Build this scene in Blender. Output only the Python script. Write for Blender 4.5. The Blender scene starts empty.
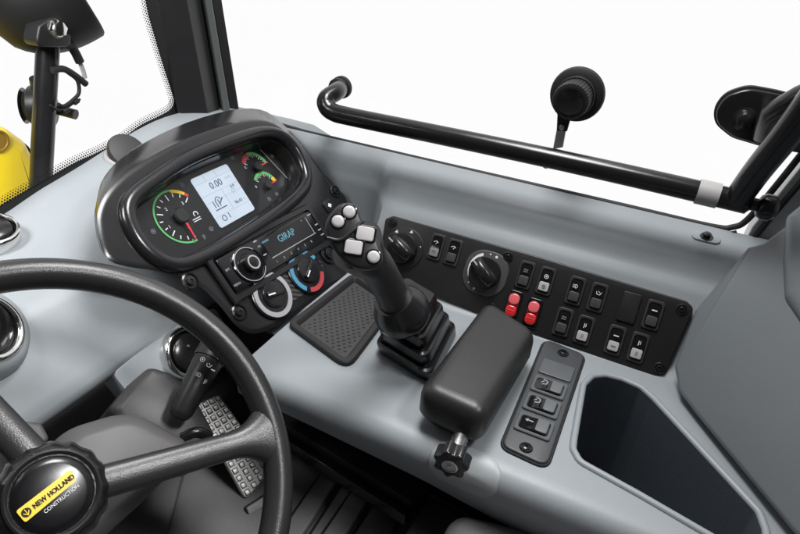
import bpy, bmesh, math, random
from mathutils import Vector, Matrix
random.seed(4)
V = Vector
R = math.radians
scene = bpy.context.scene
COL = scene.collection

# ------------------------------------------------------------------ camera model (eye of the driver at the origin)
FOC = 603.0
MX = V((0.43587749, -0.42902118, 0.79117105))
MY = V((-0.89739455, -0.27409239, 0.34576927))
MZ = V((0.06851162, -0.86070563, -0.50447197))

def ray(px, py):
    c = V((px - 400.0, py - 267.0, FOC))
    return V((MX.dot(c), MY.dot(c), MZ.dot(c)))

class Frame:
    """a real plane of the cab: origin, two axes, normal"""
    def __init__(s, o, x, y, n=None):
        s.o = V(o); s.x = V(x).normalized(); s.y = V(y).normalized()
        s.n = V(n).normalized() if n is not None else s.x.cross(s.y).normalized()
    def P(s, a, b, c=0.0):
        return s.o + s.x * a + s.y * b + s.n * c
    def px(s, px, py, c=0.0):
        r = ray(px, py)
        q = r * ((s.o + s.n * c).dot(s.n) / r.dot(s.n)) - s.o
        return (q.dot(s.x), q.dot(s.y))
    def pts(s, lst, c=0.0):
        return [s.px(a, b, c) for a, b in lst]
    def w(s, px, py, c=0.0):
        a, b = s.px(px, py, c)
        return s.P(a, b, c)
    def at(s, a, b, rot=0.0, c=0.0):
        ca, sa = math.cos(rot), math.sin(rot)
        return Frame(s.P(a, b, c), s.x * ca + s.y * sa, s.y * ca - s.x * sa, s.n)

# ------------------------------------------------------------------ object helpers
LOC = {}
def tag(o, label=None, cat=None, group=None, kind=None):
    if label: o['label'] = label
    if cat: o['category'] = cat
    if group: o['group'] = group
    if kind: o['kind'] = kind
    return o

def thing(name, loc, label, cat, group=None):
    o = bpy.data.objects.new(name, None); COL.objects.link(o)
    o.empty_display_size = 0.02
    o.location = loc; LOC[o] = V(loc)
    return tag(o, label, cat, group)

def obj(name, bm, mat, parent=None, smooth=38, label=None, loc=None):
    off = V((0, 0, 0))
    if parent is not None:
        off = LOC[parent]
    elif loc is not None:
        off = V(loc)
    bmesh.ops.recalc_face_normals(bm, faces=bm.faces)
    if off.length: bmesh.ops.translate(bm, verts=bm.verts, vec=-off)
    me = bpy.data.meshes.new(name); bm.to_mesh(me); bm.free()
    for p in me.polygons: p.use_smooth = True
    me.set_sharp_from_angle(angle=R(smooth))
    if mat: me.materials.append(mat)
    o = bpy.data.objects.new(name, me); COL.objects.link(o)
    LOC[o] = off
    if parent is not None: o.parent = parent
    elif loc is not None: o.location = loc
    if label: o['label'] = label
    return o

def B(): return bmesh.new()

def area(p):
    return 0.5 * sum(p[i-1][0]*p[i][1] - p[i][0]*p[i-1][1] for i in range(len(p)))
def ccw(p): return list(p) if area(p) > 0 else list(reversed(p))
def rrect(w, h, r, seg=5, cx=0, cy=0):
    out = []
    for sx, sy, a0 in ((1,1,0),(-1,1,90),(-1,-1,180),(1,-1,270)):
        for i in range(seg+1):
            a = R(a0 + 90*i/seg)
            out.append((cx + sx*(w/2-r) + r*math.cos(a), cy + sy*(h/2-r) + r*math.sin(a)))
    return out
def circ(r, n=28, cx=0, cy=0):
    return [(cx + r*math.cos(2*math.pi*i/n), cy + r*math.sin(2*math.pi*i/n)) for i in range(n)]
def rpoly(pts, r, seg=6):
    """round the corners of a polygon; r may be a list"""
    n = len(pts); out = []
    for i in range(n):
        p0, p1, p2 = V(pts[i-1]), V(pts[i]), V(pts[(i+1) % n])
        rr = r[i] if isinstance(r, (list, tuple)) else r
        d0 = (p0-p1); d2 = (p2-p1)
        l = min(d0.length, d2.length)
        if rr <= 0 or l < 1e-6: out.append(tuple(p1)); continue
        d0.normalize(); d2.normalize()
        ang = max(1e-3, d0.angle(d2))
        t = min(rr/math.tan(ang/2), l*0.48)
        a, b = p1 + d0*t, p1 + d2*t
        for k in range(seg+1):
            s = k/seg
            q = a*(1-s)**2 + p1*(2*s*(1-s)) + b*s*s
            out.append(tuple(q))
    return out
def inset(p, d):
    n = len(p); out = []
    for i in range(n):
        a, b, c = V(p[i-1]), V(p[i]), V(p[(i+1) % n])
        e0 = b-a; e1 = c-b
        if e0.length < 1e-9: e0 = e1
        if e1.length < 1e-9: e1 = e0
        n0 = V((-e0.y, e0.x)).normalized(); n1 = V((-e1.y, e1.x)).normalized()
        m = n0+n1
        if m.length < 1e-6: m = n0
        m.normalize()
        k = 1/max(0.30, m.dot(n0))
        out.append(tuple(b + m*d*k))
    return out
def smooth_closed(pts, sub=4):
    n = len(pts); out = []
    for i in range(n):
        p0, p1, p2, p3 = [V(pts[(i+k) % n]) for k in (-1, 0, 1, 2)]
        for s in range(sub):
            t = s/sub
            out.append(tuple(0.5*((2*p1) + (p2-p0)*t + (2*p0-5*p1+4*p2-p3)*t*t + (3*p1-p0-3*p2+p3)*t**3)))
    return out
def smooth_open(pts, sub=6):
    pts = [V(p) for p in pts]
    P = [pts[0]*2-pts[1]] + pts + [pts[-1]*2-pts[-2]]
    out = []
    for i in range(1, len(P)-2):
        p0, p1, p2, p3 = P[i-1:i+3]
        for s in range(sub):
            t = s/sub
            out.append(0.5*((2*p1) + (p2-p0)*t + (2*p0-5*p1+4*p2-p3)*t*t + (3*p1-p0-3*p2+p3)*t**3))
    out.append(pts[-1])
    return out
def rings(bm, loops, cap0=True, cap1=True, closed=True):
    vs = [[bm.verts.new(p) for p in lp] for lp in loops]
    n = len(vs[0])
    for a, b in zip(vs[:-1], vs[1:]):
        for i in range(n if closed else n-1):
            j = (i+1) % n
            bm.faces.new((a[i], a[j], b[j], b[i]))
    if cap0: bm.faces.new(list(reversed(vs[0])))
    if cap1: bm.faces.new(vs[-1])
    return vs
def prism(bm, fr, poly, z0, z1, bev=0.0, seg=3, taper=0.0, cap0=True):
    p = ccw(poly)
    lp = [[fr.P(a, b, z0) for a, b in inset(p, -taper) ]] if taper else [[fr.P(a, b, z0) for a, b in p]]
    if bev > 0:
        for k in range(seg+1):
            t = math.pi/2*k/seg
            q = inset(p, bev*(1-math.cos(t)))
            lp.append([fr.P(a, b, z1-bev+bev*math.sin(t)) for a, b in q])
    else:
        lp.append([fr.P(a, b, z1) for a, b in p])
    rings(bm, lp, cap0, True)
    return bm
def rstack(bm, fr, corners, r, levels, seg=6, cap0=True, cap1=True):
    """stack of rounded outlines; corners are inset first and rounded after, so nothing crosses"""
    c = list(corners)
    if area(c) < 0:
        c.reverse()
        if isinstance(r, (list, tuple)): r = list(reversed(r))
    lp = []
    for d, z in levels:
        rr = [max(.0015, q-d) for q in r] if isinstance(r, (list, tuple)) else max(.0015, r-d)
        lp.append([fr.P(x, y, z) for x, y in rpoly(inset(c, d), rr, seg)])
    rings(bm, lp, cap0, cap1)
    return bm
def lathe(bm, fr, prof, seg=36, a=0, b=0, cap0=True, cap1=True):
    lp = [[fr.P(a + r*math.cos(2*math.pi*i/seg), b + r*math.sin(2*math.pi*i/seg), z) for i in range(seg)] for r, z in prof]
    rings(bm, lp, cap0, cap1)
    return bm
def arc_strip(bm, fr, cx, cy, r0, r1, a0, a1, z, n=24, th=0.0004):
    """thin printed band"""
    lp = []
    for i in range(n+1):
        a = a0 + (a1-a0)*i/n
        c, s = math.cos(a), math.sin(a)
        lp.append([fr.P(cx+r0*c, cy+r0*s, z), fr.P(cx+r1*c, cy+r1*s, z), fr.P(cx+r1*c, cy+r1*s, z+th), fr.P(cx+r0*c, cy+r0*s, z+th)])
    rings(bm, lp)
def bar(bm, fr, p, q, w, z, th=0.0004):
    p, q = V(p), V(q); d = (q-p).normalized(); m = V((-d.y, d.x))*w/2
    prism(bm, fr, [tuple(p-m), tuple(q-m), tuple(q+m), tuple(p+m)], z, z+th)
def tube(bm, pts, rad, seg=16, cap=True, squash=None):
    pts = [V(p) for p in pts]
    n = len(pts)
    rad = rad if isinstance(rad, (list, tuple)) else [rad]*n
    t0 = (pts[1]-pts[0]).normalized()
    u = t0.orthogonal().normalized()
    lp = []
    for i in range(n):
        t = (pts[min(i+1, n-1)] - pts[max(i-1, 0)]).normalized()
        u = (u - t*u.dot(t)).normalized()
        v = t.cross(u)
        lp.append([pts[i] + (u*math.cos(2*math.pi*k/seg) + v*math.sin(2*math.pi*k/seg))*rad[i] for k in range(seg)])
    rings(bm, lp, cap, cap)
    return bm
def closed_tube(bm, pts, r, seg=8):
    pts = [V(p) for p in pts]; n = len(pts)
    c = sum(pts, V((0,0,0)))/n
    nn = V((0,0,0))
    for i in range(n): nn += (pts[i-1]-c).cross(pts[i]-c)
    nn.normalize(); lp = []
    for i in range(n):
        t = (pts[(i+1) % n]-pts[i-1]).normalized(); u = t.cross(nn).normalized()
        lp.append([bm.verts.new(pts[i] + (u*math.cos(2*math.pi*k/seg) + nn*math.sin(2*math.pi*k/seg))*r) for k in range(seg)])
    for i in range(n):
        a, b = lp[i-1], lp[i]
        for k in range(seg):
            m = (k+1) % seg
            bm.faces.new((a[k], a[m], b[m], b[k]))
    return bm
def box(bm, fr, x0, x1, y0, y1, z0, z1, bev=0.0, r=0.0):
    w, h = x1-x0, y1-y0
    p = rrect(w, h, r, 5, (x0+x1)/2, (y0+y1)/2) if r > 0 else [(x0,y0),(x1,y0),(x1,y1),(x0,y1)]
    return prism(bm, fr, p, z0, z1, bev)
def text(bm, fr, s, size, a=0, b=0, z=0, shear=0, th=0.0003, sx=1.0, bold=0.0):
    cu = bpy.data.curves.new('lettering', 'FONT'); cu.body = s; cu.size = size
    cu.align_x = 'CENTER'; cu.align_y = 'CENTER'; cu.extrude = th; cu.shear = shear; cu.offset = bold
    cu.resolution_u = 3
    o = bpy.data.objects.new('lettering', cu); COL.objects.link(o)
    bpy.context.view_layer.update()
    me = bpy.data.meshes.new_from_object(o.evaluated_get(bpy.context.evaluated_depsgraph_get()))
    bpy.data.objects.remove(o)
    for v in me.vertices: v.co = fr.P(a + v.co.x*sx, b + v.co.y, z + v.co.z)
    bm.from_mesh(me); bpy.data.meshes.remove(me)

# ------------------------------------------------------------------ materials
def mat(name, col, rough=0.5, metal=0.0, bump=None, var=0.0, spec=0.5, emit=None, coat=0.0, aniso=None, rvar=0.0):
    m = bpy.data.materials.new(name); m.use_nodes = True
    nt = m.node_tree; p = nt.nodes['Principled BSDF']
    p.inputs['Base Color'].default_value = (*col, 1)
    p.inputs['Roughness'].default_value = rough
    p.inputs['Metallic'].default_value = metal
    p.inputs['Specular IOR Level'].default_value = spec
    p.inputs['Coat Weight'].default_value = coat
    p.inputs['Coat Roughness'].default_value = 0.08
    tc = nt.nodes.new('ShaderNodeTexCoord')
    if var > 0:
        nz = nt.nodes.new('ShaderNodeTexNoise'); nz.inputs['Scale'].default_value = 14; nz.inputs['Detail'].default_value = 6
        nt.links.new(tc.outputs['Object'], nz.inputs['Vector'])
        mp = nt.nodes.new('ShaderNodeMapRange'); mp.inputs[3].default_value = 1-var; mp.inputs[4].default_value = 1+var
        nt.links.new(nz.outputs['Fac'], mp.inputs[0])
        mu = nt.nodes.new('ShaderNodeVectorMath'); mu.operation = 'SCALE'; mu.inputs[0].default_value = col
        nt.links.new(mp.outputs[0], mu.inputs['Scale']); nt.links.new(mu.outputs[0], p.inputs['Base Color'])
    if rvar > 0:
        nz = nt.nodes.new('ShaderNodeTexNoise'); nz.inputs['Scale'].default_value = 35; nz.inputs['Detail'].default_value = 5
        nt.links.new(tc.outputs['Object'], nz.inputs['Vector'])
        mp = nt.nodes.new('ShaderNodeMapRange'); mp.inputs[3].default_value = max(0.02, rough-rvar); mp.inputs[4].default_value = rough+rvar
        nt.links.new(nz.outputs['Fac'], mp.inputs[0]); nt.links.new(mp.outputs[0], p.inputs['Roughness'])
    if bump:
        kind, sc, st, dist = bump
        if kind == 'voronoi':
            t = nt.nodes.new('ShaderNodeTexVoronoi'); t.feature = 'SMOOTH_F1'; t.inputs['Scale'].default_value = sc; out = t.outputs['Distance']
        elif kind == 'weave':
            t = nt.nodes.new('ShaderNodeTexChecker'); t.inputs['Scale'].default_value = sc; out = t.outputs['Fac']
        else:
            t = nt.nodes.new('ShaderNodeTexNoise'); t.inputs['Scale'].default_value = sc; t.inputs['Detail'].default_value = 3; out = t.outputs['Fac']
        nt.links.new(tc.outputs['Object'], t.inputs['Vector'])
        bp = nt.nodes.new('ShaderNodeBump'); bp.inputs['Strength'].default_value = st; bp.inputs['Distance'].default_value = dist
        nt.links.new(out, bp.inputs['Height']); nt.links.new(bp.outputs[0], p.inputs['Normal'])
    if emit:
        p.inputs['Emission Color'].default_value = (*emit[0], 1); p.inputs['Emission Strength'].default_value = emit[1]
    return m

GREY = mat('grey_plastic', (0.255, 0.277, 0.292), 0.44, bump=('noise', 330, 0.16, 0.0007), var=0.04, rvar=0.05)
GREYD = mat('trim_plastic', (0.125, 0.138, 0.147), 0.42, bump=('noise', 420, 0.15, 0.0008), var=0.05, rvar=0.05)
PANELG = mat('panel_grey_plastic', (0.048, 0.052, 0.056), 0.42, bump=('noise', 1100, 0.25, 0.0005), var=0.06)
BLK = mat('black_plastic', (0.014, 0.014, 0.015), 0.38, bump=('noise', 1000, 0.3, 0.0006), rvar=0.06)
PODM = mat('pod_black', (0.011, 0.011, 0.012), 0.22, rvar=0.04)
PANELB = mat('switch_panel_black', (0.015, 0.0145, 0.015), 0.40, bump=('noise', 500, 0.15, 0.0005), rvar=0.06, spec=.38)
SATIN = mat('satin_black', (0.010, 0.010, 0.011), 0.24, bump=('noise', 700, 0.08, 0.0004), rvar=0.05)
GLOSS = mat('gloss_black', (0.006, 0.006, 0.007), 0.10)
LEATH = mat('grained_soft_black', (0.018, 0.0172, 0.017), 0.38, bump=('noise', 800, 0.2, 0.0009), rvar=0.05)
WHEELM = mat('grained_wheel_black', (0.022, 0.0215, 0.022), 0.31, bump=('noise', 750, 0.2, 0.0010), rvar=0.05)
SHROUD = mat('column_plastic', (0.082, 0.079, 0.080), 0.5, bump=('noise', 900, 0.25, 0.0006), var=0.05)
RUB = mat('rubber', (0.010, 0.010, 0.010), 0.62, bump=('noise', 500, 0.2, 0.0008))
MATM = mat('floor_rubber', (0.12, 0.116, 0.117), 0.6, bump=('noise', 260, 0.3, 0.002), var=0.2)
CHROME = mat('chrome', (0.75, 0.74, 0.72), 0.12, 1.0)
STEEL = mat('steel', (0.55, 0.55, 0.56), 0.28, 1.0, rvar=0.08)
ALU = mat('pedal_aluminium', (0.62, 0.61, 0.60), 0.5, 0.6, var=0.15, rvar=0.1)
WHITE = mat('white_plastic', (0.42, 0.405, 0.405), 0.4)
PRINT = mat('white_print', (0.75, 0.75, 0.75), 0.5)
PRINTM = mat('mid_print', (0.34, 0.34, 0.35), 0.5)
PRINTG = mat('grey_print', (0.20, 0.20, 0.21), 0.5)
RED = mat('red_lens', (0.62, 0.02, 0.025), 0.22, coat=0.4)
REDB = mat('red_print', (0.6, 0.03, 0.05), 0.4)
PINK = mat('pale_red_lens', (0.75, 0.13, 0.14), 0.3, coat=0.3)
GREEN = mat('green_print', (0.10, 0.42, 0.12), 0.5)
YELP = mat('yellow_print', (0.75, 0.50, 0.03), 0.5)
BLUEP = mat('blue_print', (0.05, 0.30, 0.55), 0.5)
YEL = mat('yellow_paint', (0.88, 0.64, 0.003), 0.35, coat=0.3, var=0.02)
YELB = mat('yellow_badge', (0.80, 0.55, 0.01), 0.35)
FABRIC = mat('seat_fabric', (0.17, 0.167, 0.167), 0.9, bump=('weave', 260, 1.0, 0.006), var=0.3)
LCD = mat('lit_screen', (0.1, 0.11, 0.12), 0.15, emit=((0.63, 0.72, 0.84), 0.85))
INK = mat('screen_ink', (0.02, 0.025, 0.05), 0.5, emit=((0.12, 0.15, 0.26), 0.6))
INKP = mat('pale_screen_ink', (0.1, 0.1, 0.1), 0.5, emit=((0.42, 0.50, 0.64), 0.8))
CYAN = mat('lit_segments', (0.02, 0.05, 0.06), 0.5, emit=((0.25, 0.60, 0.75), 0.5))
MIRR = mat('mirror_silver', (0.9, 0.9, 0.9), 0.03, 1.0)
DARKLINE = mat('seam_black', (0.004, 0.004, 0.004), 0.7)
FACE = mat('gauge_face', (0.008, 0.008, 0.009), 0.3)
LINER = mat('pocket_rubber', (0.060, 0.071, 0.084), 0.55, bump=('noise', 500, 0.3, 0.0008))
SILV = mat('silver_ring', (0.55, 0.55, 0.56), 0.3, 0.6)
CAPW = mat('pale_cap', (.42, .40, .40), .4)
CAPG = mat('grey_cap', (.20, .20, .205), .4)
CAPL = mat('grey_rocker', (.11, .117, .122), .4)
CAPB = mat('dark_rocker', (.045, .045, .047), .4)
BEZG = mat('grey_bezel', (.085, .091, .097), .36)
DIALG = mat('dial_grey', (.05, .05, .052), .42)
BEZB = mat('switch_bezel_black', (.034, .033, .034), .34)
REDD = mat('dark_red_frame', (.10, .006, .008), .3)
KEYP = mat('dim_key_print', (.30, .31, .33), .5)
MIRB = mat('mirror_black', (.010, .010, .010), .55, spec=.25)
DIALB = mat('dial_blue', (.07, .24, .38), .4)
DIALR = mat('dial_red', (.40, .05, .06), .4)
PADG = mat('frosted_pad', (0.33, 0.35, 0.36), 0.42)

def glass_mat(ior=1.25):
    m = bpy.data.materials.new('window_glass'); m.use_nodes = True
    nt = m.node_tree; nt.nodes.clear()
    out = nt.nodes.new('ShaderNodeOutputMaterial'); mix = nt.nodes.new('ShaderNodeMixShader')
    tr = nt.nodes.new('ShaderNodeBsdfTransparent'); tr.inputs[0].default_value = (0.985, 0.99, 0.99, 1)
    gl = nt.nodes.new('ShaderNodeBsdfGlossy'); gl.inputs['Roughness'].default_value = 0.0
    fr = nt.nodes.new('ShaderNodeFresnel'); fr.inputs[0].default_value = ior
    ge = nt.nodes.new('ShaderNodeNewGeometry'); mb = nt.nodes.new('ShaderNodeMath'); mb.operation = 'SUBTRACT'; mb.inputs[0].default_value = 1
    nt.links.new(ge.outputs['Backfacing'], mb.inputs[1]); mm = nt.nodes.new('ShaderNodeMath'); mm.operation = 'MULTIPLY'
    nt.links.new(fr.outputs[0], mm.inputs[0]); nt.links.new(mb.outputs[0], mm.inputs[1])
    nt.links.new(mm.outputs[0], mix.inputs[0]); nt.links.new(tr.outputs[0], mix.inputs[1]); nt.links.new(gl.outputs[0], mix.inputs[2])
    nt.links.new(mix.outputs[0], out.inputs[0])
    return m
GLASS = glass_mat()
LENS = glass_mat(1.2)

def carbon_mat():
    m = mat('carbon_print', (0.02, 0.02, 0.02), 0.25)
    nt = m.node_tree; p = nt.nodes['Principled BSDF']
    tc = nt.nodes.new('ShaderNodeTexCoord'); mp = nt.nodes.new('ShaderNodeMapping')
    mp.inputs['Rotation'].default_value = (0, 0, R(0))
    w = nt.nodes.new('ShaderNodeTexWave'); w.inputs['Scale'].default_value = 55; w.wave_type = 'BANDS'; w.bands_direction = 'DIAGONAL'
    cr = nt.nodes.new('ShaderNodeValToRGB'); cr.color_ramp.elements[0].color = (0.006, 0.006, 0.006, 1); cr.color_ramp.elements[1].color = (0.06, 0.06, 0.06, 1)
    nt.links.new(tc.outputs['Object'], mp.inputs[0]); nt.links.new(mp.outputs[0], w.inputs['Vector'])
    nt.links.new(w.outputs['Fac'], cr.inputs[0]); nt.links.new(cr.outputs[0], p.inputs['Base Color'])
    return m
CARBON = carbon_mat()

# ------------------------------------------------------------------ the planes of the cab
ZC = -0.5
TOP = Frame((0, 0, ZC), (1, 0, 0), (0, 1, 0))
TH = R(60)
SWP = Frame((0.722, 0, -0.487), (0, -1, 0), (math.cos(TH), 0, math.sin(TH)))
PT = R(50)
POD = Frame((0, 0.405, -0.5), (1, 0, 0), (0, math.cos(PT), math.sin(PT)))
XW = 0.87
WIN = Frame((XW, 0, 0), (0, -1, 0), (0, 0, 1))
YF = 0.755
FRONT = Frame((0, YF, 0), (1, 0, 0), (0, 0, 1))
FLOORZ = -0.72
FLOOR = Frame((0, 0, FLOORZ), (1, 0, 0), (0, 1, 0))

def screw(fr, a, b, parent, r=0.0062, z=0.0, name='screw'):
    bm = B()
    lathe(bm, fr, [(r, z), (r, z+.0012), (r*.86, z+.0022), (r*.74, z+.0022), (r*.7, z+.0006), (r*.58, z+.0006), (r*.55, z+.0024), (r*.3, z+.003), (r*.26, z+.0012)], 20, a, b)
    return obj(name, bm, SATIN, parent)

# ================================================================== SIDE CONSOLE
con = thing('side_console', (0.62, 0.0, ZC), 'long light grey moulded console along the right side of the cab, under the side window', 'console')
prof = [(0.51, -0.68), (0.478, -0.61), (0.458, -0.565), (0.449, -0.538), (0.4475, -0.523), (0.4495, -0.512), (0.4555, -0.505), (0.465, -0.501), (0.476, ZC),
        (0.60, ZC), (0.706, ZC), (0.714, -0.4985), (0.7215, -0.492)]
u = SWP.y; q = SWP.o - SWP.n*0.006
for v in (0.004, 0.05, 0.098):
    prof.append((q.x + u.x*v, q.z + u.z*v))
prof += [(0.782, -0.397), (0.789, -0.392), (0.797, -0.383), (0.8035, -0.371), (0.811, -0.361), (0.822, -0.354), (0.838, -0.349), (0.856, -0.344), (0.866, -0.341), (0.871, -0.344), (0.871, -0.70)]
def pw(y, tab):
    if y <= tab[0][0]: return tab[0][1]
    for (a, b), (c, d) in zip(tab[:-1], tab[1:]):
        if y <= c: return b + (d-b)*(y-a)/(c-a)
    return tab[-1][1]
bm = B()
ys = [-0.42 + 0.02*i for i in range(42)] + [.4, .4065, .4075] + [.42 + .02*i for i in range(18)]
lp = []
for y in ys:
    row = []
    for i, (x, z) in enumerate(prof):
        zb = pw(y, ((-.06, -.622), (.10, -.580), (.146, -.566), (.292, -.547), (.36, -.541)))
        if i == 0: x, z = 0.490, zb - .002
        elif i <= 2:
            z = max(z, zb) if i == 2 else zb
            x = .449 + .40*max(0, -.538-z)
        if y > 0.407 and i < 10: x = max(x, 0.575 + .004*i)
        if y > 0.372 and 9 < i < 24:
            t = min(1, (y-.372)/.06); t = t*t*(3-2*t)
            x = x*(1-t) + (x*.25 + .862*.75)*t
        row.append(V((x, y, z)))
    lp.append(row)
rings(bm, lp)
shell = obj('console_shell', bm, GREY, con, 40)
# pocket cut
PK = [(586, 386), (594, 378), (606, 377), (622, 381), (640, 389), (652, 400), (756, 513), (762, 530), (765, 556), (735, 548), (640, 493), (582, 461), (576, 450), (577, 440)]
pk = rpoly(TOP.pts(PK), 0.012, 4)
bm = B(); prism(bm, TOP, pk, -0.185, 0.06)
bmesh.ops.recalc_face_normals(bm, faces=bm.faces)
me = bpy.data.meshes.new('pocket_cut'); bm.to_mesh(me); bm.free()
cut = bpy.data.objects.new('pocket_cut', me); COL.objects.link(cut)
shell_w = shell.parent; cut.parent = None
md = shell.modifiers.new('pocket', 'BOOLEAN'); md.object = cut; md.operation = 'DIFFERENCE'; md.solver = 'EXACT'
bpy.context.view_layer.update()
me2 = bpy.data.meshes.new_from_object(shell.evaluated_get(bpy.context.evaluated_depsgraph_get()))
shell.modifiers.clear(); shell.data = me2; bpy.data.objects.remove(cut)
me2.set_sharp_from_angle(angle=R(40))
bm = B()
a = inset(ccw(pk), 0.0008)
rings(bm, [[TOP.P(x, y, -0.001) for x, y in a], [TOP.P(x, y, -0.18) for x, y in inset(ccw(pk), .0022)]], False, True)
obj('pocket_liner', bm, LINER, con)
bm = B(); closed_tube(bm, [TOP.P(x, y, 0.000) for x, y in inset(ccw(pk), -0.0035)], 0.0042, 10)
obj('pocket_rim', bm, GREY, con)
# catch on the sill
bm = B(); s = Frame((0.846, 0, -0.3465), (0, -1, 0), (1, 0, 0.25))
a, b = s.px(706, 238)
prism(bm, s, rrect(0.036, 0.018, 0.008, 5, a, b), -0.002, 0.002, 0.001)
k = obj('catch_plate', bm, GREY, con)
bm = B(); lathe(bm, s, [(0.0085, 0.002), (0.0085, 0.0035), (0.005, 0.0035), (0.005, 0.008), (0.002, 0.009)], 8, a, b)
obj('nut', bm, SATIN, k)
# frosted wear pad on the flank behind the knob
def prof_at(t):
    """point and outward normal on the console flank, t = arc length upward from profile point 2"""
    k = 2
    while k < 9:
        a_, b_ = V(prof[k]), V(prof[k+1]); l = (b_-a_).length
        if t <= l: break
        t -= l; k += 1
    d = (b_-a_).normalized(); p = a_.lerp(b_, max(0, t/l))
    return V((p.x, 0, p.y)), V((-d.y, 0, d.x))
bm = B(); lo = []
base = rrect(0.080, 0.054, 0.024, 8)
for k, off in ((1.0, .0002), (.985, .0016), (.95, .0024), (.8, .0026), (.6, .0026), (.4, .0026), (.2, .0026), (.03, .0026)):
    r_ = []
    for a, b in base:
        p, nn_ = prof_at(.055 + b*k); p = p + nn_*off
        r_.append(V((p.x, .103 - a*k, p.z)))
    lo.append(r_)
rings(bm, lo, False, True)
obj('wear_pad', bm, PADG, con, 60)

# ---- adjusting knob
p_, n_k = prof_at(.030); kb = V((p_.x, 0, p_.z)); r_ = ray(458, 444); kb = r_*(kb.x/r_.x)
kn = thing('adjusting_knob', kb, 'black lobed hand knob on a steel stub below the armrest pad', 'knob')
tip = V(kb) + V((-.95, -.10, -.05))*.04
ax = (tip-V(kb)).normalized()
KF = Frame(kb, ax.orthogonal(), ax.cross(ax.orthogonal()), ax)
bm = B(); lathe(bm, KF, [(0.0085, -0.008), (0.0085, 0.010), (0.0068, 0.011), (0.0068, 0.016), (0.0085, 0.017), (0.0085, 0.022)], 20)
obj('stub', bm, STEEL, kn)
bm = B()
lob = [((0.0172 + 0.0019*math.cos(7*t))*math.cos(t), (0.0172 + 0.0019*math.cos(7*t))*math.sin(t)) for t in [2*math.pi*i/84 for i in range(84)]]
prism(bm, KF, lob, 0.014, 0.031, 0.003)
hk = obj('hand_wheel', bm, SATIN, kn)
bm = B(); lathe(bm, KF, [(0.0085, 0.0305), (0.0085, 0.0318), (0.007, 0.0322), (0.007, 0.0313), (0.003, 0.0313), (0.002, 0.0322)], 24)
obj('centre_ring', bm, STEEL, hk)

# ================================================================== SWITCH PANEL
sp = thing('switch_panel', SWP.P(-0.14, 0.0, 0), 'long black slanted panel of rocker switches and two rotary knobs below the side window', 'switch panel')
out = [(386, 219), (394, 216), (540, 257), (686, 301), (694, 308), (665, 374), (655, 377), (500, 321), (440, 297), (378, 272)]
pout = rpoly(SWP.pts(out), [0.006, 0.006, 0, 0.010, 0.010, 0.010, 0.010, 0, 0, 0.006], 6)
bm = B(); prism(bm, SWP, pout, -0.005, 0.004, 0.002)
obj('panel_plate', bm, PANELB, sp)
PZ = 0.004
for x, y in ((393, 222.5), (508, 257), (491, 308), (682, 309.5), (659.5, 368)):
    a, b = SWP.px(x, y, PZ); screw(SWP, a, b, sp, 0.0075, PZ)

def glyph(bm, fr, kind, a, b, s, z):
    """small printed symbols"""
    if kind == 0:     # beam lamp
        arc_strip(bm, fr, a-s*.2, b, s*.42, s*.55, R(-90), R(90), z, 10)
        bar(bm, fr, (a-s*.25, b-s*.5), (a-s*.25, b+s*.5), s*.14, z)
        for k in (-.35, 0, .35): bar(bm, fr, (a-s*.95, b+k*s), (a-s*.4, b+k*s), s*.12, z)
    elif kind == 1:   # ringed dot
        arc_strip(bm, fr, a, b, s*.45, s*.6, 0, 2*math.pi, z, 18); arc_strip(bm, fr, a, b, 0.0001, s*.2, 0, 2*math.pi, z, 10)
    elif kind == 2:   # wiper
        arc_strip(bm, fr, a, b-s*.3, s*.7, s*.85, R(30), R(150), z, 12); bar(bm, fr, (a, b-s*.4), (a+s*.4, b+s*.4), s*.12, z)
    elif kind == 3:   # arrow
        bar(bm, fr, (a, b-s*.6), (a, b+s*.3), s*.2, z); prism(bm, fr, [(a-s*.32, b+s*.2), (a+s*.32, b+s*.2), (a, b+s*.7)], z, z+.0004)
    elif kind == 4:   # bucket
        bar(bm, fr, (a-s*.6, b+s*.3), (a-s*.35, b-s*.4), s*.15, z); bar(bm, fr, (a-s*.35, b-s*.4), (a+s*.4, b-s*.4), s*.15, z); bar(bm, fr, (a+s*.4, b-s*.4), (a+s*.7, b+s*.35), s*.15, z)
        bar(bm, fr, (a-s*.2, b+s*.5), (a+s*.3, b+s*.1), s*.13, z)
    elif kind == 5:   # two strokes
        bar(bm, fr, (a-s*.18, b-s*.6), (a-s*.18, b+s*.6), s*.2, z); bar(bm, fr, (a+s*.22, b-s*.3), (a+s*.22, b+s*.6), s*.16, z)
    elif kind == 6:   # dash
        bar(bm, fr, (a-s*.65, b), (a+s*.65, b), s*.3, z)
    elif kind == 7:   # hatch
        bar(bm, fr, (a-s*.6, b+s*.35), (a+s*.6, b+s*.35), s*.14, z); bar(bm, fr, (a-s*.6, b-s*.35), (a+s*.6, b-s*.35), s*.14, z)
        for k in (-.4, 0, .4): bar(bm, fr, (a+k*s-s*.1, b-s*.3), (a+k*s+s*.1, b+s*.3), s*.12, z)

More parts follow.
